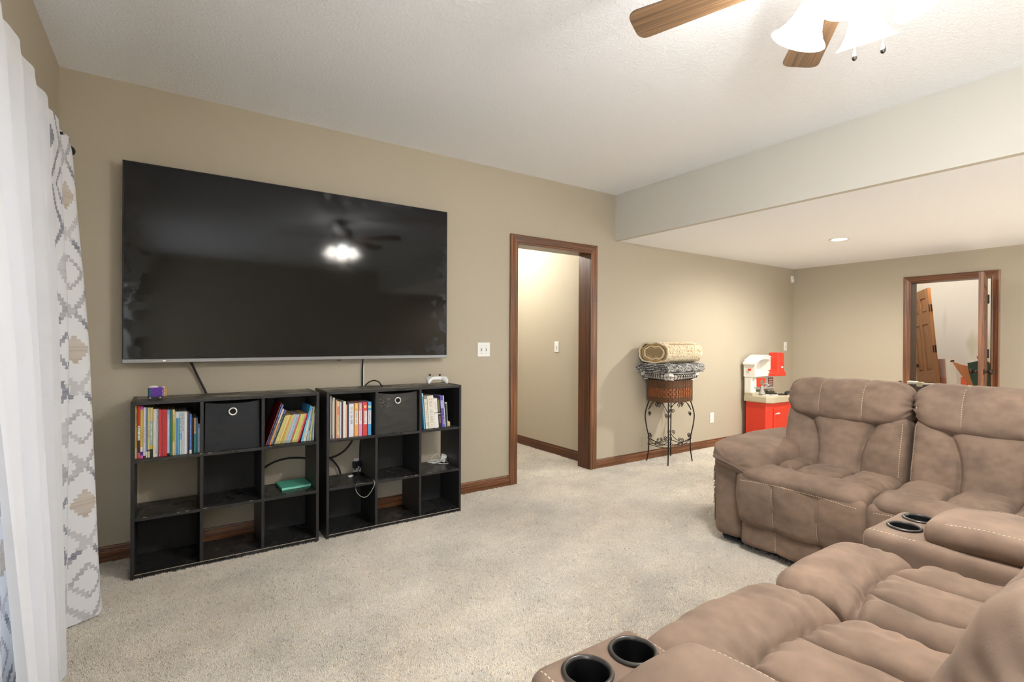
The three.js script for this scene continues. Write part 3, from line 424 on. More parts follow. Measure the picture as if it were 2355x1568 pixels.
// ---- cables
single('television_cable', tube([[0.100, 1.09, -3.47], [0.112, 1.065, -3.475], [0.145, 0.985, -3.485], [0.185, 0.89, -3.482], [0.21, 0.8, -3.478], [0.22, 0.66, -3.476]], 0.006, 50, 8), M.cable, 'thick black cable running from the television down behind the left bookcase', 'cable');
single('television_cable', tube([[1.115, 1.09, -3.48], [1.115, 1.0, -3.492], [1.115, 0.86, -3.494], [1.11, 0.6, -3.492], [1.1, 0.46, -3.488], [1.092, 0.375, -3.47]], 0.0055, 60, 8), M.cable, 'straight black cable hanging from the television to the outlet behind right bookcase', 'cable');
single('raceway', box(1.1225, 0.62, ZW, 1.128, 1.085, ZW + 0.006, 0.001, 1), M.whitePlastic, 'thin pale cable strip on the wall beside the straight television cable', 'cable cover');
single('loose_cable', tube([[1.12, 0.80, -3.47], [1.125, 0.89, -3.465], [1.145, 0.918, -3.45], [1.175, 0.932, -3.42], [1.2, 0.92, -3.39], [1.207, 0.902, -3.375], [1.211, 0.9, -3.36]], 0.0042, 50, 8), M.cable, 'short black cable end looping over the top of the right bookcase', 'cable');
single('extension_cable', tube([[0.45, 0.35, -3.475], [0.498, 0.41, -3.478], [0.56, 0.44, -3.48], [0.63, 0.451, -3.48], [0.7, 0.446, -3.48], [0.79, 0.428, -3.48], [0.86, 0.42, -3.48], [0.92, 0.425, -3.48], [0.98, 0.45, -3.48], [1.03, 0.5, -3.48], [1.06, 0.56, -3.48], [1.07, 0.65, -3.48]], 0.006, 90, 8), M.cable, 'black cord arching on the wall behind both bookcases', 'cable');
single('extension_cable', tube([[0.86, 0.44, -3.47], [0.895, 0.42, -3.47], [0.925, 0.385, -3.47], [0.95, 0.345, -3.472], [0.965, 0.29, -3.474], [0.97, 0.2, -3.474]], 0.0062, 50, 8), M.cable, 'black cord dropping behind the middle shelf of the right bookcase', 'cable');
{ const t = thing('charging_lead', 'thin lead from the outlet looping down over the right bookcase shelf edge', 'cable');
  part('black_lead', tube([[1.088, 0.35, -3.45], [1.08, 0.345, -3.40], [1.045, 0.37, -3.32], [1.0, 0.345, -3.22], [0.978, 0.325, -3.16], [0.965, 0.305, -3.146], [0.964, 0.285, -3.142]], 0.0028, 60, 6), M.cable, t);
  part('grey_lead', tube([[0.964, 0.285, -3.142], [0.972, 0.262, -3.14], [1.0, 0.232, -3.14], [1.025, 0.224, -3.14], [1.05, 0.24, -3.14], [1.075, 0.275, -3.143], [1.088, 0.302, -3.15], [1.086, 0.318, -3.17]], 0.0022, 50, 6), M.toyGray, t); }
// ---- electrical plates, all facing +z in their own axes
function outlet(label, pos, ry = 0, plugs = false) {
  const t = thing('wall_outlet', label, 'outlet', pos, ry);
  part('cover_plate', box(-0.035, -0.058, 0, 0.035, 0.058, 0.006, 0.003, 0, 2), M.whitePlastic, t);
  for (const s of [-1, 1]) { const r = part('receptacle', place(extrude(roundRect(-0.017, -0.0145, 0.017, 0.0145, 0.008), 0.003), 0, s * 0.02, 0.005), M.whitePlastic, t); part('slot', [box(-0.008, s * 0.02 - 0.002, 0.0078, -0.006, s * 0.02 + 0.007, 0.0084, 0), box(0.006, s * 0.02 - 0.002, 0.0078, 0.008, s * 0.02 + 0.006, 0.0084, 0), place(cyl(0.0022, 0.0022, 0.0008, 10), 0, s * 0.02 - 0.007, 0.008, Math.PI / 2)], M.hole, r); }
  part('screw', place(cyl(0.003, 0.003, 0.002, 10), 0, 0, 0.0065, Math.PI / 2), M.nickel, t);
}
function toggle(label, pos, ry, n) {
  const t = thing('light_switch', label, 'light switch', pos, ry), w = n === 2 ? 0.058 : 0.035;
  part('cover_plate', box(-w, -0.057, 0, w, 0.057, 0.006, 0.003, 0, 2), M.whitePlastic, t);
  for (const x of n === 2 ? [-0.023, 0.023] : [0]) { const s = part('switch_bezel', box(x - 0.006, -0.013, 0.005, x + 0.006, 0.013, 0.0075, 0.001), M.toyGray, t); part('toggle', place(box(-0.0042, -0.0045, 0, 0.0042, 0.0045, 0.016, 0.002), x, 0.003, 0.006, -0.5), M.whitePlastic, s); for (const y of [-0.03, 0.03]) part('screw', place(cyl(0.0026, 0.0026, 0.002, 8), x, y, 0.0065, Math.PI / 2), M.nickel, t); }
}
toggle('white double light switch on the wall between television and doorway', [2.1025, 1.138, ZW], 0, 2);
toggle('white single light switch on the hallway wall seen through the doorway', [3.41, 1.145, -4.17], -Math.PI / 2, 1);
outlet('white outlet low on the wall right of the blanket basket', [5.156, 0.336, ZW]);
outlet('white outlet behind the right bookcase with black plugs in it', [1.093, 0.335, ZW]);
toggle('white light switch high on the wall above the toy kitchen', [6.758, 1.149, ZW], 0, 1);
{ const t = thing('power_plug', 'black power plug pushed into the outlet behind the right bookcase', 'plug', [1.093, 0.357, ZW + 0.008]); part('plug_body', [box(-0.014, -0.017, 0, 0.014, 0.017, 0.03, 0.005, 0, 2)], M.blackPlastic, t); part('strain_relief', place(cyl(0.0055, 0.007, 0.03, 12), 0, 0.012, 0.026, -0.5), M.blackPlastic, t); }
{ const t = thing('power_adapter', 'small black power adapter left of the plug in the outlet behind bookcase', 'adapter', [1.062, 0.352, ZW + 0.008]); part('adapter_body', box(-0.014, -0.022, 0, 0.014, 0.022, 0.034, 0.004, 0, 2), M.blackPlastic, t); part('cord_collar', place(cyl(0.004, 0.005, 0.016, 10), 0, -0.027, 0.018), M.blackPlastic, t); }
{ const t = thing('motion_sensor', 'small white motion sensor high in the corner of the far walls', 'sensor', [6.91, 2.045, ZW]); part('sensor_base', box(-0.026, -0.045, 0, 0.026, 0.045, 0.02, 0.006, 0, 2), M.whitePlastic, t); part('lens', place(ball(0.021, 16, 10).scale(1, 1.3, 0.7), 0, -0.012, 0.02), M.whitePlastic, t); }
// ---------------------------------------------------------------- curtains on the left wall
{
  const streak = fbm(3, 90, 3, 301), tone = fbm(2, 3, 2, 307);
  const ikat = tex(1024, 1024, (u, v) => {
    const cu = u * 2, cv = v * 2, q = 22, row = Math.floor(cv * q) / q + 0.5 / q, jag = 0.035 * (streak(u * 0.3 + row, v) - 0.5);
    const fu = cu - Math.floor(cu), fv = row - Math.floor(row), cell = (Math.floor(cu) + Math.floor(cv)) & 1;
    const stepU = Math.floor((fu + jag) * 26) / 26, a = Math.abs(fu + jag - 0.5) * 2 * 0.5 + Math.abs(stepU - 0.5) + Math.abs(fv - 0.5) * 2;
    let c = [0.95, 0.95, 0.955]; const s = streak(u, v), n = tone(u, v);
    const greys = [[0.76, 0.76, 0.77], [0.68, 0.67, 0.69], [0.50, 0.51, 0.56], [0.80, 0.79, 0.80]], g = greys[Math.floor(clamp(n * 1.6 - 0.3, 0, 0.99) * 4)];
    const ink = (k, col) => { c = col.map((x, i) => mix(c[i], x, k)); };
    if (Math.abs(a - 1) < 0.105) ink(0.75 + 0.5 * (s - 0.5), g);
    else if (cell ? a < 0.38 : a > 0.34 && a < 0.48) ink(0.72 + 0.6 * (s - 0.5), cell ? (Math.floor(cv) ? [0.77, 0.71, 0.64] : [0.77, 0.77, 0.77]) : g);
    else if (a > 1.68) ink(0.8 + 0.4 * (s - 0.5), [0.50, 0.52, 0.58]);
    return c;
  });
  const weave = valueNoise(128, 128, 311), weaveTex = tex(256, 256, (u, v) => weave(u, v), false);
  const panelMat = phys({ color: srgb(240, 241, 244), map: rep(ikat, 0.5, 0.66), roughness: 0.95, transmission: 0.06, thickness: 0, side: THREE.DoubleSide, bumpMap: rep(weaveTex, 0.1, 0.1), bumpScale: 0.0006 });
  const sheerMat = phys({ color: srgb(243, 244, 247), roughness: 1, transmission: 0.42, thickness: 0, transparent: true, opacity: 0.9, side: THREE.DoubleSide });
  const hemMat = phys({ color: srgb(234, 236, 240), roughness: 1, transmission: 0.4, thickness: 0, transparent: true, opacity: 0.94, side: THREE.DoubleSide });
  // a hanging cloth: s runs along the rod, t from the top down; fold depth grows downwards, the cloth flares into the room
  function cloth(zTop, zBot, xTop, xBot, y0, y1, folds, amp, cut, nS = 150, nT = 90, phase = 0, full = 1.4) {
    const pos = [], uv = [], idx = [], len = Math.abs(zTop[1] - zTop[0]) * full;
    for (let j = 0; j <= nT; j++) for (let i = 0; i <= nS; i++) {
      const s = i / nS, t = cut[0] + (cut[1] - cut[0]) * (j / nT), z = mix(mix(zTop[0], zTop[1], s), mix(zBot[0], zBot[1], s), t ** 1.2), wob = 0.6 * noise3(s * 3 + phase, t * 1.2, 4.4);
      const a = amp * (0.45 + 0.65 * smooth(0, 0.5, t)), f = Math.sin((s * folds + wob * 0.5) * Math.PI * 2 + phase), f2 = Math.sin((s * folds * 2.3 + 0.3 * t) * Math.PI * 2 + phase * 2);
      const pin = 0.35 * (1 - smooth(0, 0.045, t)), x = mix(Array.isArray(xTop) ? mix(xTop[0], xTop[1], s ** 0.6) : xTop, Array.isArray(xBot) ? mix(xBot[0], xBot[1], s ** 3.5) : xBot, t) + a * (f + 0.28 * f2 * (1 - pin)) * (1 - pin);
      pos.push(x, y1 - (y1 - y0) * t, z + 0.5 * a * Math.cos((s * folds + wob * 0.5) * Math.PI * 2 + phase) * 0.5); uv.push(s * len + 0.195, (1 - t) * (y1 - y0));
      if (i < nS && j < nT) { const q = j * (nS + 1) + i; idx.push(q, q + nS + 1, q + 1, q + 1, q + nS + 1, q + nS + 2); }
    }
    const g = new THREE.BufferGeometry(); g.setAttribute('position', new THREE.Float32BufferAttribute(pos, 3)); g.setAttribute('uv', new THREE.Float32BufferAttribute(uv, 2)); g.setIndex(idx); g.computeVertexNormals(); return g;
  }
  const far = thing('patterned_curtain', 'patterned curtain panel with grey stepped diamonds hanging in the room corner', 'curtain');
  const farArgs = [[-2.2, -2.93], [-2.24, -2.87], [-0.395, -0.371], [-0.412, -0.262], 0.012, 2.092, 3.1, 0.03];
  part('fabric', cloth(...farArgs, [0.03, 1], 180, 110, 0.9), panelMat, far); part('header', cloth(...farArgs, [0, 0.03], 160, 6, 0.9), panelMat, far, 'gathered rod pocket');
  const near = thing('patterned_curtain', 'patterned curtain panel at the near edge, partly behind the white sheer', 'curtain');
  const nearArgs = [[-0.55, -2.38], [-0.6, -2.36], -0.437, -0.437, 0.012, 2.08, 7, 0.022];
  part('fabric', cloth(...nearArgs, [0.03, 1], 220, 90, 2.2), panelMat, near); part('header', cloth(...nearArgs, [0, 0.03], 220, 6, 2.2), panelMat, near);
  const sh = thing('sheer_curtain', 'long sheer white curtain between the two patterned panels', 'curtain');
  const shArgs = [[-1.56, -2.47], [-1.92, -2.40], -0.372, -0.325, 0.008, 2.09, 4.2, 0.027];
  part('fabric', cloth(...shArgs, [0.02, 0.955], 200, 110, 0.4), sheerMat, sh); part('hem', cloth(...shArgs, [0.955, 1], 200, 8, 0.4), hemMat, sh, 'doubled bottom hem'); part('header', cloth(...shArgs, [0, 0.02], 200, 4, 0.4), hemMat, sh);
  const rod = thing('curtain_rod', 'black curtain rod with a round ball finial above the patio curtains', 'curtain rod');
  part('rod', place(cyl(0.007, 0.007, 2.6, 14), -0.405, 2.052, -1.66, Math.PI / 2), M.blackPlastic, rod);
  for (const z of [-2.985, -0.335]) part('finial', [place(ball(0.023, 20, 14), -0.372, 2.055, z), place(cyl(0.012, 0.012, 0.02, 12), -0.38, 2.057, z + (z < -1 ? 0.024 : -0.024), Math.PI / 2)], M.blackPlastic, rod);
  for (const z of [-2.8, -0.5]) part('bracket', [place(cyl(0.006, 0.006, 0.11, 10), XL + 0.052, 2.07, z, 0, 0, Math.PI / 2), place(cyl(0.02, 0.02, 0.008, 16), XL + 0.004, 2.07, z, 0, 0, Math.PI / 2)], M.blackPlastic, rod);
}
// ---------------------------------------------------------------- upholstery
const SUEDE = srgb(124, 103, 87);
function tint(g, off = 0, tone = 1) {                                        // brushed nap: cloudy light and dark patches in the cloth itself
  const p = g.attributes.position, c = new Float32Array(p.count * 3);
  for (let i = 0; i < p.count; i++) {
    const x = p.getX(i) + off, y = p.getY(i), z = p.getZ(i), n = noise3(x * 5, y * 6.5, z * 5) + 0.8 * noise3(x * 9 + 6 * y, y * 17 + 5, z * 12) + 0.55 * noise3(x * 24, y * 33, z * 21 + 9 * x) + 0.3 * noise3(x * 60, y * 70, z * 60), k = tone * clamp(1 + 0.27 * n, 0.6, 1.5), w = 0.03 * noise3(x * 3 + 8, y * 3, z * 3);
    c[i * 3] = SUEDE.r * k * (1 + w); c[i * 3 + 1] = SUEDE.g * k; c[i * 3 + 2] = SUEDE.b * k * (1 - w);
  }
  g.setAttribute('color', new THREE.BufferAttribute(c, 3)); return g;
}
// soft solid: a rounded box whose skin is pushed out by disp(point, normal) and bent by warp(point)
function puff(w, h, d, r, step, disp, warp, off = 0) {
  let g = new THREE.BoxGeometry(w, h, d, Math.ceil(w / step), Math.ceil(h / step), Math.ceil(d / step)); g.deleteAttribute('uv'); g.deleteAttribute('normal'); g = mergeVertices(g, 1e-5);
  const p = g.attributes.position, q = V(0, 0, 0), n = V(0, 0, 0), c = V(0, 0, 0), hx = w / 2 - r, hy = h / 2 - r, hz = d / 2 - r;
  for (let i = 0; i < p.count; i++) {
    q.fromBufferAttribute(p, i); c.set(clamp(q.x, -hx, hx), clamp(q.y, -hy, hy), clamp(q.z, -hz, hz)); n.subVectors(q, c).normalize(); q.copy(c).addScaledVector(n, r);
    if (disp) q.addScaledVector(n, disp(q, n)); if (warp) warp(q); p.setXYZ(i, q.x, q.y, q.z);
  }
  g.computeVertexNormals(); tint(g, off); return metric(g, 0);
}
const swell = (dist, a, s) => a * (1 - Math.exp(-Math.max(0, dist) / s)) - 0.3 * a * Math.exp(-((dist / 0.0075) ** 2));
function seamDist(x, y, pts) { let b = 9; for (let i = 0; i + 1 < pts.length; i++) { const [ax, ay] = pts[i], [bx, by] = pts[i + 1], dx = bx - ax, dy = by - ay, t = clamp(((x - ax) * dx + (y - ay) * dy) / (dx * dx + dy * dy)); b = Math.min(b, Math.hypot(x - ax - t * dx, y - ay - t * dy)); } return b; }
const spline = (pts, n = 14) => { const c = new THREE.CatmullRomCurve3(pts.map(([x, y]) => V(x, y, 0))); return c.getPoints(n).map((p) => [p.x, p.y]); };
// contrast stitches laid on the cloth: rays cast from points of a path onto the given geometries
const caster = new THREE.Raycaster();
function stitches(geos, path, dir, gap = 0.0115, len = 0.0066) {
  const meshes = geos.map((g) => { const m = new THREE.Mesh(g, new THREE.MeshBasicMaterial({ side: THREE.DoubleSide })); m.updateMatrixWorld(); return m; });
  const curve = new THREE.CatmullRomCurve3(path.map((p) => V(...p)), false, 'catmullrom', 0.3), n = Math.max(2, Math.round(curve.getLength() / gap)), out = [], hits = [];
  for (let i = 0; i <= n; i++) { caster.set(curve.getPointAt(i / n), dir); const h = caster.intersectObjects(meshes)[0]; hits.push(h ? { p: h.point.clone(), n: h.face.normal.clone() } : null); }
  for (let i = 0; i < n; i++) {
    const a = hits[i], b = hits[i + 1]; if (!a || !b || a.p.distanceTo(b.p) > gap * 2.5) continue;
    const t = b.p.clone().sub(a.p).normalize(), nn = a.n.clone().multiplyScalar(a.n.dot(dir) > 0 ? -1 : 1), s = V(0, 0, 0).crossVectors(nn, t).normalize(); nn.crossVectors(t, s);
    const g = box(-len / 2, -0.0011, -0.0008, len / 2, 0.0011, 0.0012, 0); g.applyMatrix4(new THREE.Matrix4().makeBasis(t, s, nn).setPosition(a.p.clone().lerp(b.p, 0.5))); out.push(g);
  }
  return out;
}
// one reclining seat, its front at z = 0 facing +z, centred on x = cx
function seat(t, cx, W, cols, o = {}) {
  const off = o.off ?? cx * 3, zb = o.zb ?? -0.45, th = o.th ?? 0.245, rollZ = -0.205, fine = o.step ?? 0.0068, marks = [];
  // seat cushion: front bolster, then channels that run to the back
  const colX = cols, sc = puff(W, 0.235, 0.66, 0.075, fine, (q, n) => {
    const z = q.z - 0.33, up = smooth(0.05, 0.6, n.y), front = smooth(0.1, 0.7, n.z); let dz = Math.abs(z - rollZ - 0.012 * Math.cos(q.x / W * 6.28)), d = dz, e = W / 2 - Math.abs(q.x);
    if (z < rollZ) for (const c of colX) d = Math.min(d, Math.abs(q.x - c - 0.008 * Math.sin(z * 9 + c * 40)) * 1.15);
    d = Math.min(d, e + 0.012);
    const a = z < rollZ ? 0.042 : 0.05, wr = Math.exp(-dz / 0.06) * 0.0055 * Math.sin(q.x * 88 + 9 * noise3(q.x * 7 + off, z * 5, 2)) + Math.exp(-Math.max(0, e) / 0.07) * 0.004 * Math.sin(z * 95 + 7 * noise3(z * 9, q.x * 5, off));
    const soft = 0.010 * noise3(q.x * 6 + off, z * 7, 1.5) + 0.006 * noise3(q.x * 17 + off, z * 15, 4.5);
    return up * (swell(d, a, z < rollZ ? 0.022 : 0.036) + wr + soft - 0.02) + front * (0.008 + 0.006 * noise3(q.x * 6 + off, q.y * 8, 3));
  }, (q) => { q.y += 0.372 - 0.028 * smooth(-0.1, -0.33, q.z) ; q.z -= 0.33; if (o.bow) q.z += o.bow * (1 - (2 * q.x / W) ** 2); q.x += cx; }, off);
  part('seat_cushion', sc, M.suede, t);
  // front board, three panels with stitched seams
  const sx = W / 6 + 0.005, fb = puff(W - 0.006, 0.285, 0.075, 0.034, fine * 1.2, (q, n) => { const d = Math.min(Math.abs(q.x - sx), Math.abs(q.x + sx)); return smooth(0, 0.6, n.z) * (swell(d, 0.012, 0.035) + 0.008 * Math.cos(q.y * 9) + 0.006 * noise3(q.x * 7 + off, q.y * 9, 2) - 0.004); },
    (q) => { q.y += 0.318; q.z += -0.032 - 0.10 * (0.46 - q.y) * smooth(0.4, 0.1, q.y); if (o.bow) q.z += o.bow * (1 - (2 * q.x / W) ** 2); q.x += cx; }, off + 1);
  part('front_panel', fb, M.suede, t);
  const lp = puff(W - 0.02, 0.13, 0.05, 0.022, fine * 1.4, (q, n) => { const d = Math.min(Math.abs(q.x - sx), Math.abs(q.x + sx)); return smooth(0, 0.6, n.z) * (swell(d, 0.008, 0.03) + 0.004 * noise3(q.x * 7, q.y * 9, 7 + off)); }, (q) => { q.y += 0.115; q.z -= 0.062; if (o.bow) q.z += o.bow * (1 - (2 * q.x / W) ** 2); q.x += cx; }, off + 2);
  part('footrest_panel', lp, M.suede, t);
  // back: lower cushion in three panels, rolled headrest above, both leaning back
  const lean = (q) => { const y = q.y, z = q.z; q.y = (o.yb ?? 0.44) + y * Math.cos(th) + z * Math.sin(th); q.z = zb - y * Math.sin(th) + z * Math.cos(th); q.x += cx; };
  const sl = (s) => spline([[s * 0.29 * W, 0.37], [s * 0.205 * W, 0.25], [s * 0.172 * W, 0.13], [s * 0.19 * W, -0.03]]), SL = [sl(-1), sl(1)];
  const bc = puff(W - 0.012, 0.43, 0.2, 0.05, fine, (q, n) => {
    const y = q.y + 0.175, f = smooth(0.05, 0.7, n.z), d = Math.min(seamDist(q.x, y, SL[0]), seamDist(q.x, y, SL[1])), e = Math.min(W / 2 - Math.abs(q.x), y + 0.04) + 0.008;
    return f * (swell(Math.min(d, e), 0.036, 0.036) + 0.008 * noise3(q.x * 6 + off, y * 6, 6) + Math.exp(-d / 0.03) * 0.0016 * Math.sin(y * 150) + 0.003 * noise3(q.x * 19, y * 16, off) - 0.012);
  }, (q) => { q.y += 0.175; q.z -= 0.1; lean(q); }, off + 3);
  part('back_cushion', bc, M.suede, t);
  const hr = puff(W - 0.004 + (o.hrW ?? 0), 0.235 + (o.hrH ?? 0), 0.235 + (o.hrH ?? 0) * 0.4, 0.098, fine, (q, n) => {
    const e = W / 2 - Math.abs(q.x), pk = Math.exp(-Math.max(0, e) / 0.05), f = smooth(-0.2, 0.6, n.z + n.y * 0.7), d = Math.min(Math.abs(q.x - sx), Math.abs(q.x + sx));
    return f * (0.012 + swell(d, 0.006, 0.02) + 0.009 * noise3(q.x * 5 + off, q.y * 7, q.z * 6) + 0.004 * noise3(q.x * 15 + off, q.y * 24, q.z * 15)) + pk * 0.0055 * (o.pk ?? 1) * Math.sin(Math.atan2(q.y, q.z) * 15 + 3 * noise3(q.x * 9, off, 1)) - pk * 0.012;
  }, (q) => { q.y += 0.452 - (o.hrH ?? 0) * 0.42 - (q.y < 0 ? 0.03 * (1 - (2 * q.x / W) ** 2) * smooth(0, -0.1, q.y) : 0); q.z -= 0.078; lean(q); }, off + 4);
  part('headrest', hr, M.suede, t);
  if (o.stitch !== false) {
    const fwd = V(0, 0, -1), list = [];
    for (const s of [-1, 1]) {
      list.push(...stitches([fb], [[cx + s * sx, 0.43, 0.3], [cx + s * sx, 0.2, 0.3]], fwd), ...stitches([lp], [[cx + s * sx, 0.17, 0.3], [cx + s * sx, 0.06, 0.3]], fwd));
      list.push(...stitches([hr], [[cx + s * sx, 0.995, 0.3], [cx + s * sx, 0.92, 0.3], [cx + s * sx, 0.80, 0.3]], fwd));
    }
    list.push(...stitches([fb, sc], [[cx - W / 2 + 0.03, 0.425, 0.3], [cx - W / 4, 0.437, 0.3], [cx, 0.442, 0.3], [cx + W / 4, 0.437, 0.3], [cx + W / 2 - 0.03, 0.425, 0.3]], fwd));
    list.push(...stitches([bc], [[cx + W / 2 - 0.03, 0.78, 0.3], [cx + W / 2 - 0.028, 0.5, 0.3]], fwd));
    list.push(...stitches([hr, bc], [[cx - W / 2 + 0.022, 0.9, 0.3], [cx - W / 2 + 0.02, 0.5, 0.3]], fwd)); part('stitching', list, M.stitch, t, 'pale contrast stitching');
  }
  return { sc, fb, bc, hr };
}
{ // ---- the sofa by the far side, facing the curtains. Own x axis = world z
  const t = thing('reclining_sofa', 'brown suede reclining sofa facing left, with a padded arm and two high backs', 'sofa', [2.72, 0, 0], -Math.PI / 2);
  seat(t, -1.355, 0.655, [-0.105, 0.105], { off: 1, bow: 0.015 });
  seat(t, -0.695, 0.655, [-0.105, 0.105], { off: 7, bow: 0.015 });
  const ab = puff(0.185, 0.47, 0.86, 0.05, 0.015, (q, n) => 0.006 * noise3(q.x * 8, q.y * 7, q.z * 7) + 0.006 * smooth(0, 1, n.z), (q) => { q.y += 0.285; q.z -= 0.47; q.x -= 1.772; q.y -= smooth(0.42, 0.5, q.y) * 0.35 * (q.x + 1.80); q.z -= smooth(0.12, 0.03, q.y) * 0.0; }, 20);
  part('arm_body', ab, M.suede, t);
  const ap = puff(0.30, 0.125, 0.80, 0.058, 0.011, (q, n) => { const e = 0.4 - q.z; return 0.008 * noise3(q.x * 8, q.y * 9, q.z * 6) + 0.004 * Math.exp(-Math.max(0, e) / 0.09) * Math.sin(Math.atan2(q.y, q.x) * 16 + 3 * noise3(q.x * 9, 2, q.z * 9)) + 0.012 * smooth(0.3, 1, n.y); },
    (q) => { const f = smooth(0.12, 0.4, q.z); q.y += 0.548 - 0.04 * f * f - 0.30 * (q.x + 0.02) * (0.55 + 0.45 * f); q.x -= 1.70; q.z -= 0.385; }, 24);
  part('arm_pad', ap, M.suede, t);
  { const m = new THREE.Mesh(ap, new THREE.MeshBasicMaterial({ side: THREE.DoubleSide })), arc = []; m.updateMatrixWorld(); for (let i = 0; i <= 16; i++) { const x = -1.832 + 0.262 * (i / 16), y = 0.492 - 0.30 * (x + 1.72) + 0.012 * Math.sin(i / 16 * Math.PI); caster.set(V(x, y, 0.5), V(0, 0, -1)); const h = caster.intersectObject(m)[0]; if (h) arc.push(h.point.add(V(0, 0, 0.002))); }
    if (arc.length > 3) part('piping', tube(arc, 0.0062, 48, 8), M.piping, t, 'darker piping round the front of the arm pad'); }
  part('outer_back', puff(1.34, 0.8, 0.16, 0.05, 0.03, (q) => 0.005 * noise3(q.x * 5, q.y * 5, 3), (q) => { q.y += 0.03; const y = q.y, z = q.z - 0.26; q.y = 0.44 + y; q.z = -0.47 - y * 0.235 + z; q.x -= 1.025; }, 30), M.suede, t);
  part('base_frame', box(-1.84, 0.018, -0.86, -0.38, 0.075, -0.1, 0.01), M.blackPlastic, t);
  seed(91); const lint = []; lint.push(box(-1.83, 0.012, -0.13, -0.4, 0.05, -0.10, 0.01)); for (let i = 0; i < 420; i++) lint.push(place(cyl(0.001, 0.0016, rr(0.012, 0.03), 4), rr(-1.83, -0.4), rr(0.014, 0.04), -0.098 + rr(-0.004, 0.01), rr(-1.5, 1.5), 0, rr(-1.5, 1.5)));
  const dl = part('dust_liner', lint, M.liner, t, 'fuzzy blue-grey liner under the front edge'); dl.userData.kind = 'stuff';
  for (const [x, z] of [[-1.78, -0.16], [-0.45, -0.16], [-1.78, -0.8], [-0.45, -0.8]]) part('foot', box(x - 0.03, 0, z - 0.03, x + 0.03, 0.02, z + 0.03, 0.004), M.blackPlastic, t);
}
{ // ---- the sofa in the foreground, facing the television wall. Own x axis = world -x
  const t = thing('reclining_sofa', 'tan suede reclining seats in the foreground facing the television, between two consoles', 'sofa', [0, 0, -0.83], Math.PI);
  seat(t, -1.222, 0.612, [0.155, -0.085], { off: 13, bow: 0.012, zb: -0.5, th: 0.36, yb: 0.345, pk: 0.4, hrH: 0.09, hrW: 0.08, stitch: false, step: 0.0075 });
  seat(t, -1.797, 0.526, [0.125, -0.075], { off: 19, bow: 0.012, zb: -0.5, th: 0.4, yb: 0.36, stitch: false, step: 0.0075 });
  part('outer_back', puff(1.14, 0.78, 0.15, 0.05, 0.03, (q) => 0.005 * noise3(q.x * 5, q.y * 5, 9), (q) => { q.y += 0.02; const y = q.y, z = q.z - 0.26; q.y = 0.44 + y; q.z = -0.48 - y * 0.235 + z; q.x -= 1.49; }, 33), M.suede, t);
  part('base_frame', box(-2.05, 0.018, -0.86, -0.92, 0.075, -0.1, 0.01), M.blackPlastic, t);
  for (const [x, z] of [[-2.0, -0.16], [-0.97, -0.16], [-2.0, -0.8], [-0.97, -0.8]]) part('foot', box(x - 0.03, 0, z - 0.03, x + 0.03, 0.02, z + 0.03, 0.004), M.blackPlastic, t);
}
function sofaConsole(label, pos, ry, w, cups, lidW, off, lidZ) {
  const t = thing('sofa_console', label, 'console', pos, ry), hw = w / 2;
  let body = puff(w, 0.53, 0.93, 0.034, 0.016, (q, n) => 0.004 * noise3(q.x * 7 + off, q.y * 7, q.z * 7) + 0.004 * smooth(0.2, 1, Math.abs(n.x)) * Math.cos(q.y * 4), (q) => { q.y += 0.285; q.z -= 0.465; }, off);
  const ev = new Evaluator(); ev.useGroups = false; ev.attributes = ['position', 'normal', 'uv', 'color'];
  let br = new Brush(body, M.suede); br.updateMatrixWorld();
  for (const [x, z] of cups) { const cg = cyl(0.0475, 0.0475, 0.2, 40).toNonIndexed(); tint(cg, 0); const c = new Brush(cg, M.suede); c.position.set(x, 0.55, z); c.updateMatrixWorld(); br = ev.evaluate(br, c, SUBTRACTION); }
  part('body', br.geometry, M.suede, t);
  for (const [x, z] of cups) { const c = part('cup_holder', place(lathe([[0.0005, -0.088], [0.038, -0.087], [0.0415, -0.08], [0.0435, -0.004], [0.0445, 0.0015], [0.0475, -0.002], [0.0472, -0.06], [0.03, -0.092], [0.0005, -0.093]], 44), x, 0.553, z), M.cup, t, 'deep black cup holder'); part('rim', place(lathe([[0.0435, -0.002], [0.0445, 0.0025], [0.0475, 0.0045], [0.0515, 0.0032], [0.0535, 0.0002], [0.0530, -0.002], [0.0435, -0.002]], 44), x, 0.553, z), M.cupRim, c); }
  const ld = 0.62, lid = puff(lidW, 0.082, ld, 0.038, 0.012, (q, n) => 0.006 * noise3(q.x * 7 + off, 3, q.z * 6) + 0.012 * smooth(0.2, 1, n.y) * Math.cos(q.x / lidW * 2.6), (q) => { const f = clamp((q.z + ld / 2) / ld); q.x *= 1 - 0.10 * smooth(0.78, 1, f); q.y += 0.585 - 0.012 * smooth(0.7, 1, f); q.z += lidZ - ld / 2; }, off + 2);
  part('lid', lid, M.suede, t);
  const dn = V(0, -1, 0), xs = lidW / 2 - 0.028, list = [...stitches([lid], [[-xs, 1, lidZ - 0.06], [-xs, 1, lidZ - 0.55]], dn), ...stitches([lid], [[xs, 1, lidZ - 0.06], [xs, 1, lidZ - 0.55]], dn), ...stitches([body], [[-hw + 0.022, 1, -0.02], [-hw + 0.022, 1, lidZ + 0.01]], dn), ...stitches([body], [[hw - 0.022, 1, -0.02], [hw - 0.022, 1, lidZ + 0.01]], dn)];
  part('stitching', list, M.stitch, t, 'pale contrast stitching');
  for (const [x, z] of [[-hw + 0.05, -0.1], [hw - 0.05, -0.1], [-hw + 0.05, -0.8], [hw - 0.05, -0.8]]) part('foot', box(x - 0.025, 0, z - 0.025, x + 0.025, 0.025, z + 0.025, 0.004), M.blackPlastic, t);
  return t;
}
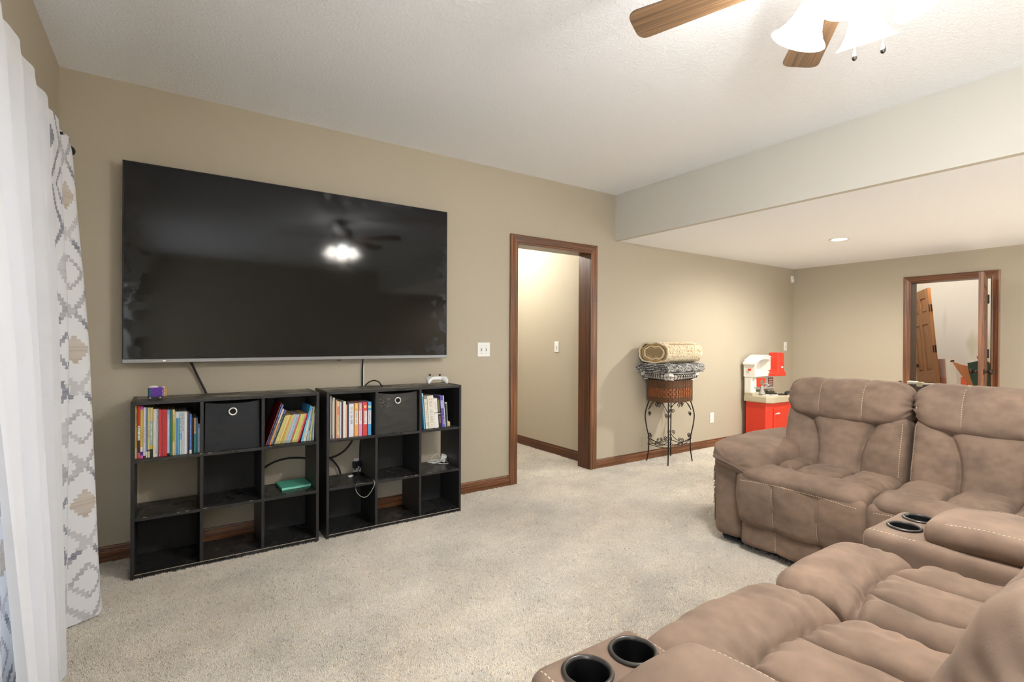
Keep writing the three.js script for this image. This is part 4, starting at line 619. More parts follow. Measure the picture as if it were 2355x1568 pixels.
sofaConsole('suede console with two cup holders at the bottom edge, nearest the camera', [0.756, 0, -0.835], Math.PI, 0.302, [[0.057, -0.083], [-0.071, -0.087]], 0.29, 40, -0.185);
sofaConsole('suede console with two cup holders between the foreground seats and far sofa', [2.245, 0, -0.80], Math.PI, 0.36, [[0.047, -0.092], [-0.098, -0.092]], 0.33, 46, -0.17);
{ // fringe of a throw hanging over the outer side of the far sofa's arm
  const t = thing('fringed_throw', 'beige fringed throw hanging over the outer side of the sofa arm', 'throw', [2.72, 0, 0], -Math.PI / 2);
  const g = new THREE.PlaneGeometry(0.5, 0.42, 20, 24); g.rotateY(-Math.PI / 2); const p = g.attributes.position; for (let i = 0; i < p.count; i++) p.setXYZ(i, -1.876 + 0.003 * noise3(p.getY(i) * 14, p.getZ(i) * 14, 1), p.getY(i) + 0.32, p.getZ(i) - 0.33); g.computeVertexNormals();
  part('cloth', g, std({ color: srgb(150, 132, 114), roughness: 1, side: THREE.DoubleSide }), t);
  seed(95); const fr = []; for (let i = 0; i < 40; i++) { const y = 0.24 + i * 0.0056 + rr(-0.01, 0.01), l = rr(0.008, 0.022); fr.push(tube([[-1.868, y, -0.085], [-1.870 - rr(0, 0.004), y - l * 0.5, -0.075 + l * 0.3], [-1.871 - rr(0, 0.006), y - l, -0.07 + l * 0.2]], 0.002, 6, 5)); }
  const f = part('fringe', fr, std({ color: srgb(158, 140, 120), roughness: 1 }), t); f.userData.kind = 'stuff';
}
// ---------------------------------------------------------------- ceiling fan with a four-shade light kit
{
  const hx = 1.72, hz = -0.68, t = thing('ceiling_fan', 'ceiling fan with brown wooden blades and four glowing bell-shaped glass shades', 'ceiling fan', [hx, 0, hz]);
  part('canopy', lathe([[0.001, H], [0.065, H], [0.068, H - 0.012], [0.058, H - 0.035], [0.03, H - 0.058], [0.001, H - 0.06]], 32), M.bronze, t);
  part('downrod', place(cyl(0.011, 0.011, 0.09, 14), 0, H - 0.075, 0), M.bronze, t);
  part('motor_housing', lathe([[0.001, 2.555], [0.035, 2.553], [0.085, 2.54], [0.112, 2.515], [0.115, 2.485], [0.1, 2.462], [0.06, 2.45], [0.055, 2.40], [0.062, 2.37], [0.05, 2.345], [0.001, 2.34]], 40), M.bronze, t);
  for (let k = 0; k < 5; k++) {
    const a = (-21 + 72 * k) * Math.PI / 180, s = new THREE.Shape(), w0 = 0.052, w1 = 0.071, r0 = 0.2, r1 = 0.71;   // blade outline, length along x
    s.moveTo(r0, -w0); s.lineTo(r1 - 0.04, -w1); s.quadraticCurveTo(r1, -w1, r1, -w1 + 0.045); s.lineTo(r1, w1 - 0.045); s.quadraticCurveTo(r1, w1, r1 - 0.04, w1); s.lineTo(r0, w0); s.quadraticCurveTo(r0 - 0.03, 0, r0, -w0);
    const bl = extrude(s, 0.004, 0.0012, 2); bl.rotateX(-Math.PI / 2 + 0.2); bl.translate(0, 2.415, 0); metric(bl, 0); const m = metric(bl, 0); m.rotateY(Math.PI / 2 - a); part('blade', m, M.blade, t);
    const ir = merge([box(0.09, 2.425, -0.016, 0.24, 2.432, 0.016, 0.003), box(0.2, 2.42, -0.04, 0.27, 2.426, 0.04, 0.003), place(cyl(0.02, 0.02, 0.02, 14), 0.1, 2.435, 0)]); ir.rotateY(Math.PI / 2 - a); part('blade_iron', ir, M.bronze, t);
  }
  part('light_fitter', lathe([[0.001, 2.345], [0.05, 2.343], [0.062, 2.32], [0.058, 2.29], [0.035, 2.272], [0.012, 2.262], [0.001, 2.26]], 32), M.bronze, t);
  const glass = phys({ color: srgb(250, 247, 240), roughness: 0.9, transmission: 0.4, thickness: 0, side: THREE.DoubleSide, emissive: srgb(255, 253, 250), emissiveIntensity: 2.2 });
  const bulbMat = std({ color: 0xffffff, emissive: srgb(255, 246, 230), emissiveIntensity: 3 });
  const dirs = [[-0.04, -0.17], [0.17, -0.04], [0.04, 0.17], [-0.17, 0.04]];
  dirs.forEach(([dx, dz], k) => {
    const a = Math.atan2(dx, dz), tilt = 0.46, q = new THREE.Matrix4().makeRotationY(a).multiply(new THREE.Matrix4().makeRotationX(-tilt)), top = V(dx * 0.57, 2.318, dz * 0.57);
    const P = [[0.021, 0.0], [0.028, -0.006], [0.036, -0.02], [0.041, -0.045], [0.046, -0.075], [0.056, -0.104], [0.07, -0.126], [0.083, -0.139]], prof = [...P, [0.0845, -0.1415], ...P.slice().reverse().map(([r, y]) => [r - 0.0028, y + (y < -0.1 ? -0.0005 : 0)])];
    const place4 = (g) => { g.applyMatrix4(q); g.translate(top.x, top.y, top.z); return g; };
    const arm = part('arm', [tube([[dx * 0.25, 2.3, dz * 0.25], [dx * 0.42, 2.325, dz * 0.42], [top.x, top.y + 0.022, top.z]], 0.008, 16, 10), place4(lathe([[0.001, 0.03], [0.018, 0.028], [0.026, 0.012], [0.027, -0.01], [0.022, -0.012], [0.001, -0.008]], 24))], M.bronze, t);
    const sh = part('glass_shade', place4(lathe(prof, 48)), glass, t, 'glowing white bell-shaped glass shade');
    part('bulb', place4(place(ball(0.026, 18, 14).scale(1, 1.3, 1), 0, -0.07, 0)), bulbMat, sh);
    const at = V(0, -0.07, 0).applyMatrix4(q).add(top), G = new THREE.PointLight(WARM, FAN_GLOW, 0, 2), L = new THREE.SpotLight(WARM, FAN_BULB, 0, 1.4, 0.55, 2);   // the frosted glass glows all round, the open bell throws most of the light down
    L.target.position.copy(V(0, -1, 0).applyMatrix4(q).add(top)); t.add(L.target); for (const l of [G, L]) { l.position.copy(at); l.castShadow = true; l.shadow.radius = 1; l.shadow.mapSize.set(1024, 1024); l.shadow.bias = -0.002; l.name = 'fan_bulb_light'; t.add(l); }
  });
  for (const [cx, cz, y] of [[0.008, -0.012, 2.12], [0.044, 0.05, 2.125]]) {
    const beads = []; for (let yy = y; yy < 2.275; yy += 0.0042) beads.push(place(ball(0.0016, 6, 4), cx, yy, cz));
    const c = part('pull_chain', beads, M.nickel, t), d = lathe([[0.0005, 0.0], [0.0015, -0.002], [0.0045, -0.02], [0.0072, -0.032], [0.0064, -0.040], [0.003, -0.0435], [0.0005, -0.044]], 20); d.translate(cx, y, cz); part('pull_drop', d, M.nickel, c, 'brushed metal teardrop pull');
  }
}
// ---- recessed downlights in the low ceiling, two of them out of the frame
const lensMat = std({ color: 0xffffff, emissive: srgb(255, 244, 224), emissiveIntensity: 5 });
[[5.244, -2.218, 'glowing recessed downlight in the low ceiling above the far sofa'], [5.3, 0.55, 'unseen middle recessed downlight in the low ceiling, over the narrow table'], [5.3, 2.6, 'unseen rear recessed downlight of the low ceiling, near the back window']].forEach(([x, z, label]) => {
  const t = thing('recessed_light', label, 'ceiling light', [x, SB, z]);
  part('trim_ring', lathe([[0.062, 0.004], [0.064, -0.003], [0.078, -0.005], [0.09, -0.003], [0.093, 0.001], [0.062, 0.004]], 40), M.whitePlastic, t);
  part('lens', place(cyl(0.063, 0.063, 0.004, 32), 0, -0.002, 0), lensMat, t, 'bright round lens');
  const L = new THREE.SpotLight(WARMER, DOWNLIGHT, 0, 1.54, 0.5, 2); L.position.set(0, -0.012, 0); L.target.position.set(0, -1, 0); L.castShadow = true; L.shadow.radius = 2.5; L.shadow.mapSize.set(1024, 1024); L.name = 'downlight_beam'; t.add(L, L.target);
});
{ // hallway and store room each have a plain ceiling lamp
  for (const [x, y, z, c, label] of [[2.72, 2.44, -4.75, HALL_LIGHT, 'round flush ceiling lamp of the hallway past the doorway'], [7.6, 2.5, -2.25, CLOSET_LIGHT, 'round flush ceiling lamp of the store room with the spare door']]) {
    const t = thing('flush_ceiling_lamp', label, 'ceiling light', [x, y, z]);
    part('lamp_base', place(cyl(0.11, 0.11, 0.02, 32), 0, -0.01, 0), M.whitePlastic, t); part('lamp_glass', place(new THREE.SphereGeometry(0.1, 28, 10, 0, 6.2832, Math.PI / 2, Math.PI / 2).scale(1, 0.6, 1), 0, -0.02, 0), std({ color: 0xffffff, emissive: srgb(255, 242, 220), emissiveIntensity: 3, side: THREE.DoubleSide }), t);
    const L = new THREE.PointLight(WARMER, c, 0, 2); L.position.set(0, -0.045, 0); L.castShadow = true; L.shadow.radius = 3; L.name = 'flush_lamp_light'; t.add(L);
  }
}
// ---------------------------------------------------------------- far door, its leaf and the store room
function panelDoor(t, w, h, th, mat, name) {                                 // slab from x = 0 to w, y 0..h, centred on z = 0; six raised panels a side
  const stile = w * 0.15, mull = w * 0.13, pw = (w - 2 * stile - mull) / 2, rows = [[0.11, 0.36], [0.44, 0.76], [0.84, 0.94]].map(([a, b]) => [a * h, b * h]), g = [];
  const vs = [[0, stile], [stile + pw, stile + pw + mull], [w - stile, w]]; for (const [a, b] of vs) g.push(box(a, 0, -th / 2, b, h, th / 2, 0.0015, 1));
  const cuts = [0, ...rows.flat(), h]; for (let i = 0; i < cuts.length; i += 2) for (const a of [stile, stile + pw + mull]) g.push(box(a, cuts[i], -th / 2, a + pw, cuts[i + 1], th / 2, 0.0015, 0));
  const leaf = part(name, g, mat, t);
  for (const [y0, y1] of rows) for (const a of [stile, stile + pw + mull]) part('raised_panel', [box(a - 0.002, y0 - 0.002, -th * 0.12, a + pw + 0.002, y1 + 0.002, th * 0.12, 0, 1), box(a + pw * 0.13, y0 + pw * 0.13, -th * 0.4, a + pw * 0.87, y1 - pw * 0.13, th * 0.4, 0.005, 1, 2)], mat, leaf);
  return leaf;
}
function knob(parent, x, y, z, s, mat) { return part('knob', place(lathe([[0.001, 0], [0.026, 0], [0.027, 0.005], [0.012, 0.009], [0.0095, 0.03], [0.02, 0.038], [0.027, 0.052], [0.022, 0.064], [0.001, 0.068]], 26), x, y, z, s > 0 ? Math.PI / 2 : -Math.PI / 2), mat, parent); }
{
  const d = doorFrame('door_2', 0.672, 1.884, 0.07, T, [XF, 0, -1.86], -Math.PI / 2);
  // leaf swung into the room past a right angle; own frame: hinge line at x = 0, leaf along +x
  const hg = new THREE.Group(); hg.name = 'door_leaf'; hg.position.set(0.298, 0, 0.022); d.add(hg);   // door frame's x = world z
  hg.rotation.y = -Math.PI / 2 + 0.175;
  const th = 0.036, w = 0.655;
  const lf = panelDoor(hg, w, 1.872, th, M.oak, 'slab'); lf.position.y = 0.008;
  knob(lf, w - 0.06, 0.93, th / 2, 1, M.bronze); knob(lf, w - 0.06, 0.93, -th / 2, -1, M.bronze);
  const hin = []; for (const y of [0.22, 1.1, 1.66]) hin.push(box(-0.02, y - 0.045, -0.022, 0.003, y + 0.045, -0.018, 0.0008), place(cyl(0.006, 0.006, 0.092, 10), -0.006, y, -0.024));
  part('hinge', hin, M.iron, hg);
}
{ // leaning spare door
  const t = thing('spare_door', 'loose six-panel wooden door leaning on the store room wall', 'door', [8.24, 0.0, -2.45], 0);
  const leaf = panelDoor(t, 0.5, 1.86, 0.035, M.oakLight, 'slab'); knob(leaf, 0.06, 0.9, 0.0175, 1, M.bronze); part('latch_plate', box(-0.001, 0.87, -0.012, 0.0005, 0.93, 0.012, 0.0003), M.iron, leaf);
  for (const y of [0.25, 1.08, 1.6]) part('hinge', [box(0.498, y - 0.045, -0.002, 0.53, y + 0.045, 0.002, 0.0008), place(cyl(0.006, 0.006, 0.09, 10), 0.502, y, 0.018)], M.iron, leaf);
  t.rotation.order = 'YXZ'; t.rotation.set(0.04, -2.45, 0.12);
}
{ // boxed wall decor leaning in the store room
  const cv = document.createElement('canvas'); cv.width = 256; cv.height = 512; const c = cv.getContext('2d');
  c.fillStyle = '#c9a394'; c.fillRect(0, 0, 256, 512); c.fillStyle = '#c98a6e'; c.fillRect(0, 120, 200, 392); c.fillStyle = '#d4562f'; c.beginPath(); c.ellipse(110, 390, 105, 150, 0.2, 0, 7); c.fill(); c.fillStyle = '#2b2f63'; c.save(); c.translate(110, 290); c.rotate(0.5); c.fillRect(-70, -12, 140, 24); c.rotate(-1.2); c.fillRect(-60, -10, 110, 20); c.restore(); c.fillRect(90, 470, 80, 40);
  c.fillStyle = '#e9e2d6'; c.fillRect(200, 0, 56, 512); c.fillStyle = '#333'; c.save(); c.translate(236, 190); c.rotate(Math.PI / 2); c.font = 'bold 34px sans-serif'; c.fillText('P A T C H', 0, 12); c.restore();
  const m = new THREE.CanvasTexture(cv); m.colorSpace = THREE.SRGBColorSpace;
  const t = thing('picture_box', 'flat orange and cream picture box leaning beside the spare door', 'box', [8.2, 0, -2.26], -2.35);
  const b = new THREE.BoxGeometry(0.31, 1.0, 0.07); b.translate(0.155, 0.5, 0); part('carton', b, [std({ color: srgb(216, 206, 190), roughness: 0.8 }), std({ color: srgb(150, 96, 100), roughness: 0.8 }), std({ color: srgb(216, 206, 190), roughness: 0.8 }), std({ color: srgb(200, 190, 170), roughness: 0.8 }), std({ map: m, roughness: 0.6 }), std({ color: srgb(190, 176, 150), roughness: 0.8 })], t);
  t.rotation.x = -0.06;
}
{ // curved wooden board with a dark green cloth over it
  const t = thing('wooden_board', 'honey-coloured curved wooden board leaning in the store room', 'board', [7.5, 0, -1.47], 0), s = new THREE.Shape();
  s.moveTo(-0.16, 0); s.lineTo(0.13, 0); s.quadraticCurveTo(0.16, 0.7, 0.14, 0.98); s.quadraticCurveTo(0.11, 1.05, 0.06, 1.06); s.quadraticCurveTo(0.0, 1.0, -0.06, 1.02); s.quadraticCurveTo(-0.11, 1.04, -0.17, 1.1); s.quadraticCurveTo(-0.13, 0.85, -0.08, 0.72); s.quadraticCurveTo(-0.15, 0.5, -0.16, 0);
  const g = extrude(s, 0.024, 0.006, 3), wood = M.oakLight.clone(); wood.color = srgb(235, 190, 125);
  part('panel', metric(g, 1), wood, t); part('finial', place(ball(0.018, 12, 10).scale(1, 1.2, 1), 0.06, 1.08, 0.012), wood, t); part('finial', place(ball(0.015, 12, 10).scale(1.3, 0.8, 1), -0.165, 1.1, 0.012), M.bronze, t);
  const gg = new THREE.PlaneGeometry(0.24, 0.66, 26, 50), q = gg.attributes.position; for (let i = 0; i < q.count; i++) { const x = q.getX(i), y = q.getY(i), k = (0.33 - y) / 0.66; q.setXYZ(i, x * (0.7 + 0.45 * k) + 0.03 + 0.015 * noise3(x * 5, y * 5, 2), y + 0.715, 0.05 + 0.012 * Math.sin(x * 60 + 3 * noise3(x * 3, y * 4, 1)) * smooth(0, 0.7, k) + 0.02 * k); } gg.computeVertexNormals();
  const c = single('draped_cloth', gg, std({ color: srgb(44, 62, 50), roughness: 1, side: THREE.DoubleSide }), 'dark green cloth draped over the curved wooden board', 'cloth');
  for (const o of [t, c]) { o.position.set(7.5, 0, -1.47); o.rotation.order = 'YXZ'; o.rotation.set(0, -1.33, 0.3); }
}
single('orange_panel', box(7.86, 0, -1.985, 7.88, 0.80, -1.92, 0.004), std({ color: srgb(206, 84, 44), roughness: 0.6 }), 'narrow orange panel standing between the picture box and the wooden board', 'panel');

// ---------------------------------------------------------------- narrow table behind the far sofa
{
  const t = thing('console_table', 'long narrow dark table with a pale top behind the far sofa', 'table', [4.57, 0, -0.12], 0.012), dk = std({ color: srgb(66, 54, 50), roughness: 0.45 });
  part('tabletop', box(-0.065, 0.908, -1.32, 0.0, 0.92, 1.32, 0.004, 2), std({ color: srgb(176, 166, 154), roughness: 0.35 }), t, 'pale glossy top');
  part('apron', [box(-0.07, 0.72, -1.3, -0.05, 0.908, 1.3, 0.006, 2), box(-0.02, 0.72, -1.3, 0.0, 0.908, 1.3, 0.006, 2), box(-0.05, 0.72, -1.3, -0.02, 0.908, -1.28, 0.003), box(-0.05, 0.72, 1.28, -0.02, 0.908, 1.3, 0.003)], dk, t);
  for (const z of [-1.27, 1.27]) for (const x of [-0.05, -0.015]) part('leg', box(x - 0.014, 0, z - 0.03, x + 0.014, 0.74, z + 0.03, 0.004, 1), dk, t);
  part('end_cap', box(-0.075, 0.895, -1.26, -0.03, 0.927, -1.225, 0.004), std({ color: srgb(166, 154, 124), roughness: 0.5 }), t);
  part('white_strip', box(-0.06, 0.92, -1.32, -0.01, 0.93, -1.265, 0.003), M.whitePlastic, t);
  part('end_knob', place(lathe([[0.001, 0], [0.02, 0], [0.016, 0.012], [0.011, 0.026], [0.001, 0.03]], 20), -0.02, 0.898, -1.375), M.bronze, t); part('knob_bracket', box(-0.035, 0.878, -1.40, -0.005, 0.9, -1.29, 0.003), dk, t);
}
// ---------------------------------------------------------------- wrought-iron stand with a wicker basket and folded blankets
{
  const cx = 4.18, cz = -3.315, t = thing('basket_stand', 'scrolled black iron stand holding a brown wicker basket by the wall', 'basket stand', [cx, 0, cz]);
  const W = 0.18, D = 0.13, y0 = 0.615, y1 = 0.83;
  const ring = (w, d, y, n = 40, e = 3) => { const a = []; for (let i = 0; i < n; i++) { const k = (i / n) * Math.PI * 2, c = Math.cos(k), s = Math.sin(k), r = (Math.abs(c) ** e + Math.abs(s) ** e) ** (-1 / e); a.push([w * c * r, y, d * s * r]); } return a; };
  const spiral = (px, py, pz, ux, uz, r, turns, dir, up = 1) => { const a = []; for (let i = 0; i <= 22; i++) { const k = i / 22, rad = r * (1 - 0.78 * k), an = dir * k * turns * Math.PI * 2 - Math.PI / 2 * up; a.push([px + ux * rad * Math.cos(an), py + rad * Math.sin(an) + r * up * 0.0, pz + uz * rad * Math.cos(an)]); } return a; };
  // legs
  const legs = [[-1, -1], [1, -1], [-1, 1], [1, 1]];
  for (const [sx, sz] of legs) part('leg', tube([[sx * 0.165, 0.63, sz * 0.115], [sx * 0.185, 0.56, sz * 0.13], [sx * 0.20, 0.47, sz * 0.142], [sx * 0.19, 0.36, sz * 0.135], [sx * 0.172, 0.25, sz * 0.122], [sx * 0.17, 0.15, sz * 0.12], [sx * 0.18, 0.05, sz * 0.127], [sx * 0.187, 0.003, sz * 0.132]], 0.0058, 60, 8), M.iron, t);
  // scrolls between the legs, each side
  const sides = [[[-1, 1], [1, 1]], [[-1, -1], [1, -1]], [[-1, -1], [-1, 1]], [[1, -1], [1, 1]]];
  for (const [[ax, az], [bx, bz]] of sides) {
    const A = [ax * 0.18, az * 0.128], B = [bx * 0.18, bz * 0.128], L = Math.hypot(B[0] - A[0], B[1] - A[1]), ux = (B[0] - A[0]) / L, uz = (B[1] - A[1]) / L, P = (s, y) => [A[0] + ux * s, y, A[1] + uz * s], g = [];
    for (const m of [0, 1]) { const S = (s) => (m ? L - s : s), d = m ? -1 : 1;
      g.push(tube([P(S(0.01), 0.52), P(S(0.06), 0.585), P(S(L * 0.36), 0.612), P(S(L * 0.5), 0.60)], 0.0032, 24, 6));
      const c1 = P(S(L * 0.42), 0.583); g.push(tube(spiral(c1[0], c1[1], c1[2], ux * d, uz * d, 0.022, 1.5, 1), 0.003, 44, 6));
      const c2 = P(S(0.03), 0.485); g.push(tube(spiral(c2[0], c2[1], c2[2], ux * d, uz * d, 0.02, 1.5, -1), 0.003, 44, 6));
      const c3 = P(S(0.03), 0.265); g.push(tube(spiral(c3[0], c3[1], c3[2], ux * d, uz * d, 0.022, 1.5, 1), 0.003, 44, 6));
      g.push(tube([P(S(0.0), 0.24), P(S(L * 0.25), 0.195), P(S(L * 0.5), 0.178)], 0.0032, 20, 6));
      const c4 = P(S(L * 0.44), 0.20); g.push(tube(spiral(c4[0], c4[1], c4[2], ux * d, uz * d, 0.018, 1.4, -1), 0.003, 40, 6)); }
    g.push(tube([P(0, 0.175), P(L * 0.5, 0.168), P(L, 0.175)], 0.0034, 16, 6)); part('scrollwork', g, M.iron, t);
  }
  part('cross_brace', [tube([[-0.172, 0.235, -0.12], [-0.06, 0.17, -0.04], [0.06, 0.17, 0.04], [0.172, 0.235, 0.12]], 0.0034, 24, 6), tube([[-0.172, 0.235, 0.12], [-0.06, 0.17, 0.04], [0.06, 0.17, -0.04], [0.172, 0.235, -0.12]], 0.0034, 24, 6)], M.iron, t);
  // basket: horizontal weavers over vertical stakes
  const weave = (w, d, ya, yb, n, rad, mat, name, amp) => { const list = []; for (let k = 0; k < n; k++) { const y = ya + (yb - ya) * (k + 0.5) / n, base = ring(w, d, y, 112, 4).map(([x, yy, z], i) => { const o = amp * (i % 4 < 2 ? 1 : -1) * (k % 2 ? 1 : -1), l = Math.hypot(x, z); return [x * (1 + o / l), yy, z * (1 + o / l)]; }); list.push(tube(base, rad, 224, 5, true).scale(1, 1, 1)); } return part(name, list, mat, t); };
  const liner = extrude((() => { const s = new THREE.Shape(); ring(W + 0.021, D + 0.021, 0, 60, 4).forEach(([x, , z], i) => (i ? s.lineTo(x, z) : s.moveTo(x, z))); s.closePath(); return s; })(), y1 - y0 - 0.01); liner.rotateX(-Math.PI / 2); liner.translate(0, y0, 0); part('basket_lining', liner, std({ color: srgb(84, 48, 26), roughness: 0.8 }), t);
  weave(W + 0.026, D + 0.026, y0, y0 + 0.045, 9, 0.0034, M.wickerDark, 'lower_band', 0.002);
  { const list = []; const yA = y0 + 0.046, yB = y0 + 0.135; for (let r = 0; r < 4; r++) { const y = yA + (yB - yA) * (r + 0.5) / 4, pts = ring(W + 0.026, D + 0.026, y, 64, 4); for (let i = 0; i < 64; i++) { if ((i + r) % 2) continue; const a = pts[i], b = pts[(i + 1.0) % 64], ang = Math.atan2(-(b[2] - a[2]), b[0] - a[0]), l = Math.hypot(b[0] - a[0], b[2] - a[2]); list.push(place(box(-l * 0.85, -0.0105, -0.003, l * 0.85, 0.0105, 0.004, 0.003, 0), (a[0] + b[0]) / 2, y, (a[2] + b[2]) / 2, 0, ang, 0)); } } part('woven_splint', list, M.wicker, t, 'wide orange-brown woven splints'); }
  weave(W + 0.027, D + 0.027, y0 + 0.136, y1, 15, 0.0034, M.wickerDark, 'upper_band', 0.002);
  { const st = [], pts = ring(W + 0.031, D + 0.031, 0, 40, 4); for (const [x, , z] of pts) st.push(place(cyl(0.0026, 0.0026, y1 - y0, 6), x, (y0 + y1) / 2, z)); part('stake', st, M.wickerDark, t); }
  part('rim_wire', [tube(ring(W + 0.065, D + 0.06, y1 + 0.062, 48, 3.4), 0.0042, 120, 6, true), tube(ring(W + 0.035, D + 0.034, y1 + 0.004, 48, 3.4), 0.0042, 120, 6, true)], M.iron, t);
  { const cur = [], a = ring(W + 0.065, D + 0.06, y1 + 0.055, 46, 3.4), b = ring(W + 0.04, D + 0.038, y1 + 0.008, 46, 3.4); for (let i = 0; i < 46; i++) { const p = a[i], q = b[i], n = a[(i + 1) % 46], mx = p[0] * 1.05, mz = p[2] * 1.06; cur.push(tube([q, [mx, (p[1] + q[1]) / 2 - 0.006, mz], [p[0] * 1.02, p[1] + 0.004, p[2] * 1.02], [(p[0] + n[0]) / 2 * 0.96, p[1] - 0.012, (p[2] + n[2]) / 2 * 0.96], [(q[0] + n[0]) / 2, q[1] + 0.02, (q[2] + n[2]) / 2]], 0.0028, 14, 5)); } part('curled_rim', cur, M.iron, t, 'row of curled wire loops under the rim'); }
  // white linen in the basket
  const lin = (() => { const g = new THREE.BoxGeometry(2 * (W + 0.05), 0.09, 2 * (D + 0.045), 40, 10, 30), p = g.attributes.position; for (let i = 0; i < p.count; i++) { const x = p.getX(i), y = p.getY(i), z = p.getZ(i), e = Math.max(Math.abs(x) / (W + 0.05), Math.abs(z) / (D + 0.045)), k = 1 - 0.12 * smooth(0.6, 1, e) * smooth(-0.5, 1, -y / 0.045); p.setXYZ(i, x * k * (1 + 0.03 * noise3(x * 9, y * 20, z * 9)), y + 0.012 * noise3(x * 11, 2, z * 11) - (y > 0 ? 0.02 * smooth(0.7, 1, e) : 0), z * k); } g.computeVertexNormals(); g.translate(cx, y1 + 0.045, cz); return g; })();
  single('folded_linen', lin, M.linen, 'white folded linen filling the wicker basket under both blankets', 'linen');
  // grey speckled blanket: a folded slab covered in little loops
  const slabPoint = (hw, hh, hd, r, u, v) => { // u along x, v round the section (y, z)
    const per = v * Math.PI * 2, c = Math.cos(per), s = Math.sin(per), e = 4, k = (Math.abs(c) ** e + Math.abs(s) ** e) ** (-1 / e); return [(u * 2 - 1) * hw, hh * s * k, hd * c * k]; };
  seed(121);
  { const b = thing('grey_blanket', 'grey speckled folded blanket lying under the cream knitted blanket', 'blanket', [cx + 0.0, y1 + 0.117, cz]);
    const core = new RoundedBoxGeometry(0.56, 0.085, 0.40, 4, 0.04); part('folded_core', metric(core, 0), M.yarnDark, b);
    const A = [], C = []; const unit = new THREE.IcosahedronGeometry(1, 0); for (let i = 0; i < 2600; i++) { const [x, y, z] = slabPoint(0.285, 0.044, 0.202, 0, rnd(), rnd()), g = unit.clone().scale(rr(0.004, 0.008), rr(0.003, 0.006), rr(0.004, 0.008)); g.rotateY(rnd() * 6); g.translate(x, y + 0.004 * Math.sin(x * 30), z); (rnd() < 0.8 ? A : C).push(g); }
    for (const e of [-1, 1]) for (let k = 0; k < 5; k++) for (let i = 0; i < 60; i++) { const z = (i / 59 - 0.5) * 0.37, g = unit.clone().scale(0.006, 0.0045, 0.006); g.translate(e * (0.285 + rr(-0.004, 0.006)), -0.034 + k * 0.017 + 0.004 * Math.sin(z * 30 + k), z); (rnd() < 0.68 ? A : C).push(g); }
    const p1 = part('pale_loops', A, M.yarnGray, b); p1.userData.kind = 'stuff'; const p2 = part('dark_loops', C, M.yarnDark, b); p2.userData.kind = 'stuff'; }
  { const b = thing('knitted_blanket', 'thick cream chunky-knit blanket folded on top of the grey blanket', 'blanket', [cx + 0.0, y1 + 0.268, cz + 0.005]);
    const hw = 0.255, hh = 0.1, hd = 0.18; const core = new RoundedBoxGeometry(hw * 2 - 0.02, hh * 2 - 0.018, hd * 2 - 0.022, 5, 0.06); part('folded_core', metric(core, 0), M.yarnShade, b);
    const st = [], tan = [], unit = new THREE.SphereGeometry(1, 7, 5), NV = 66, NU = 30;
    const raw = (v) => { const per = v * Math.PI * 2, c = Math.cos(per), s = Math.sin(per), e = 2.7, k = (Math.abs(c) ** e + Math.abs(s) ** e) ** (-1 / e); return [hh * s * k, hd * c * k]; };
    const run = [0]; for (let i = 1; i <= 400; i++) { const a = raw((i - 1) / 400), b2 = raw(i / 400); run.push(run[i - 1] + Math.hypot(b2[0] - a[0], b2[1] - a[1])); }
    const sec = (v) => { const want = (v - Math.floor(v)) * run[400]; let i = 1; while (i < 400 && run[i] < want) i++; return raw((i - 1 + (want - run[i - 1]) / (run[i] - run[i - 1])) / 400); };   // even steps along the outline
    for (let j = 0; j < NV; j++) for (let i = 0; i < NU; i++) { const v = j / NV, [y, z] = sec(v), [y2, z2] = sec(v + 0.01), ang = Math.atan2(y2 - y, z2 - z), x = ((i + 0.5) / NU * 2 - 1) * hw; for (const s of [-1, 1]) { const g = unit.clone().scale(0.0046, 0.0052, 0.0105); g.rotateY(s * 0.55); g.translate(s * 0.0038, 0, 0); g.rotateX(-ang); g.translate(x, y, z); (rnd() < 0.86 ? st : tan).push(g); } }
    part('knit_stitches', st, M.yarnCream, b).userData.kind = 'stuff'; part('tan_flecks', tan, M.yarnTan, b).userData.kind = 'stuff';
    // coiled folds showing at both ends
    for (const e of [-1, 1]) { const cream = [], tn = []; for (let k = 0; k < 6; k++) { const f = 0.95 - k * 0.165, n = 56, pts = []; for (let i = 0; i < n; i++) { const [y, z] = sec(i / n); pts.push([e * (hw + 0.004 - 0.006 * k + 0.003 * Math.sin(i * 1.9)), y * f + 0.004 * Math.sin(i * 0.7 + k), z * (f + (k > 2 ? 0.12 : 0.03)) + 0.01 * (k % 2)]); } (k % 2 ? tn : cream).push(tube(pts, 0.0088, 140, 6, true)); } part('fold_edge', cream, M.yarnCream, b); part('fold_edge', tn, M.yarnTan, b); } }
}
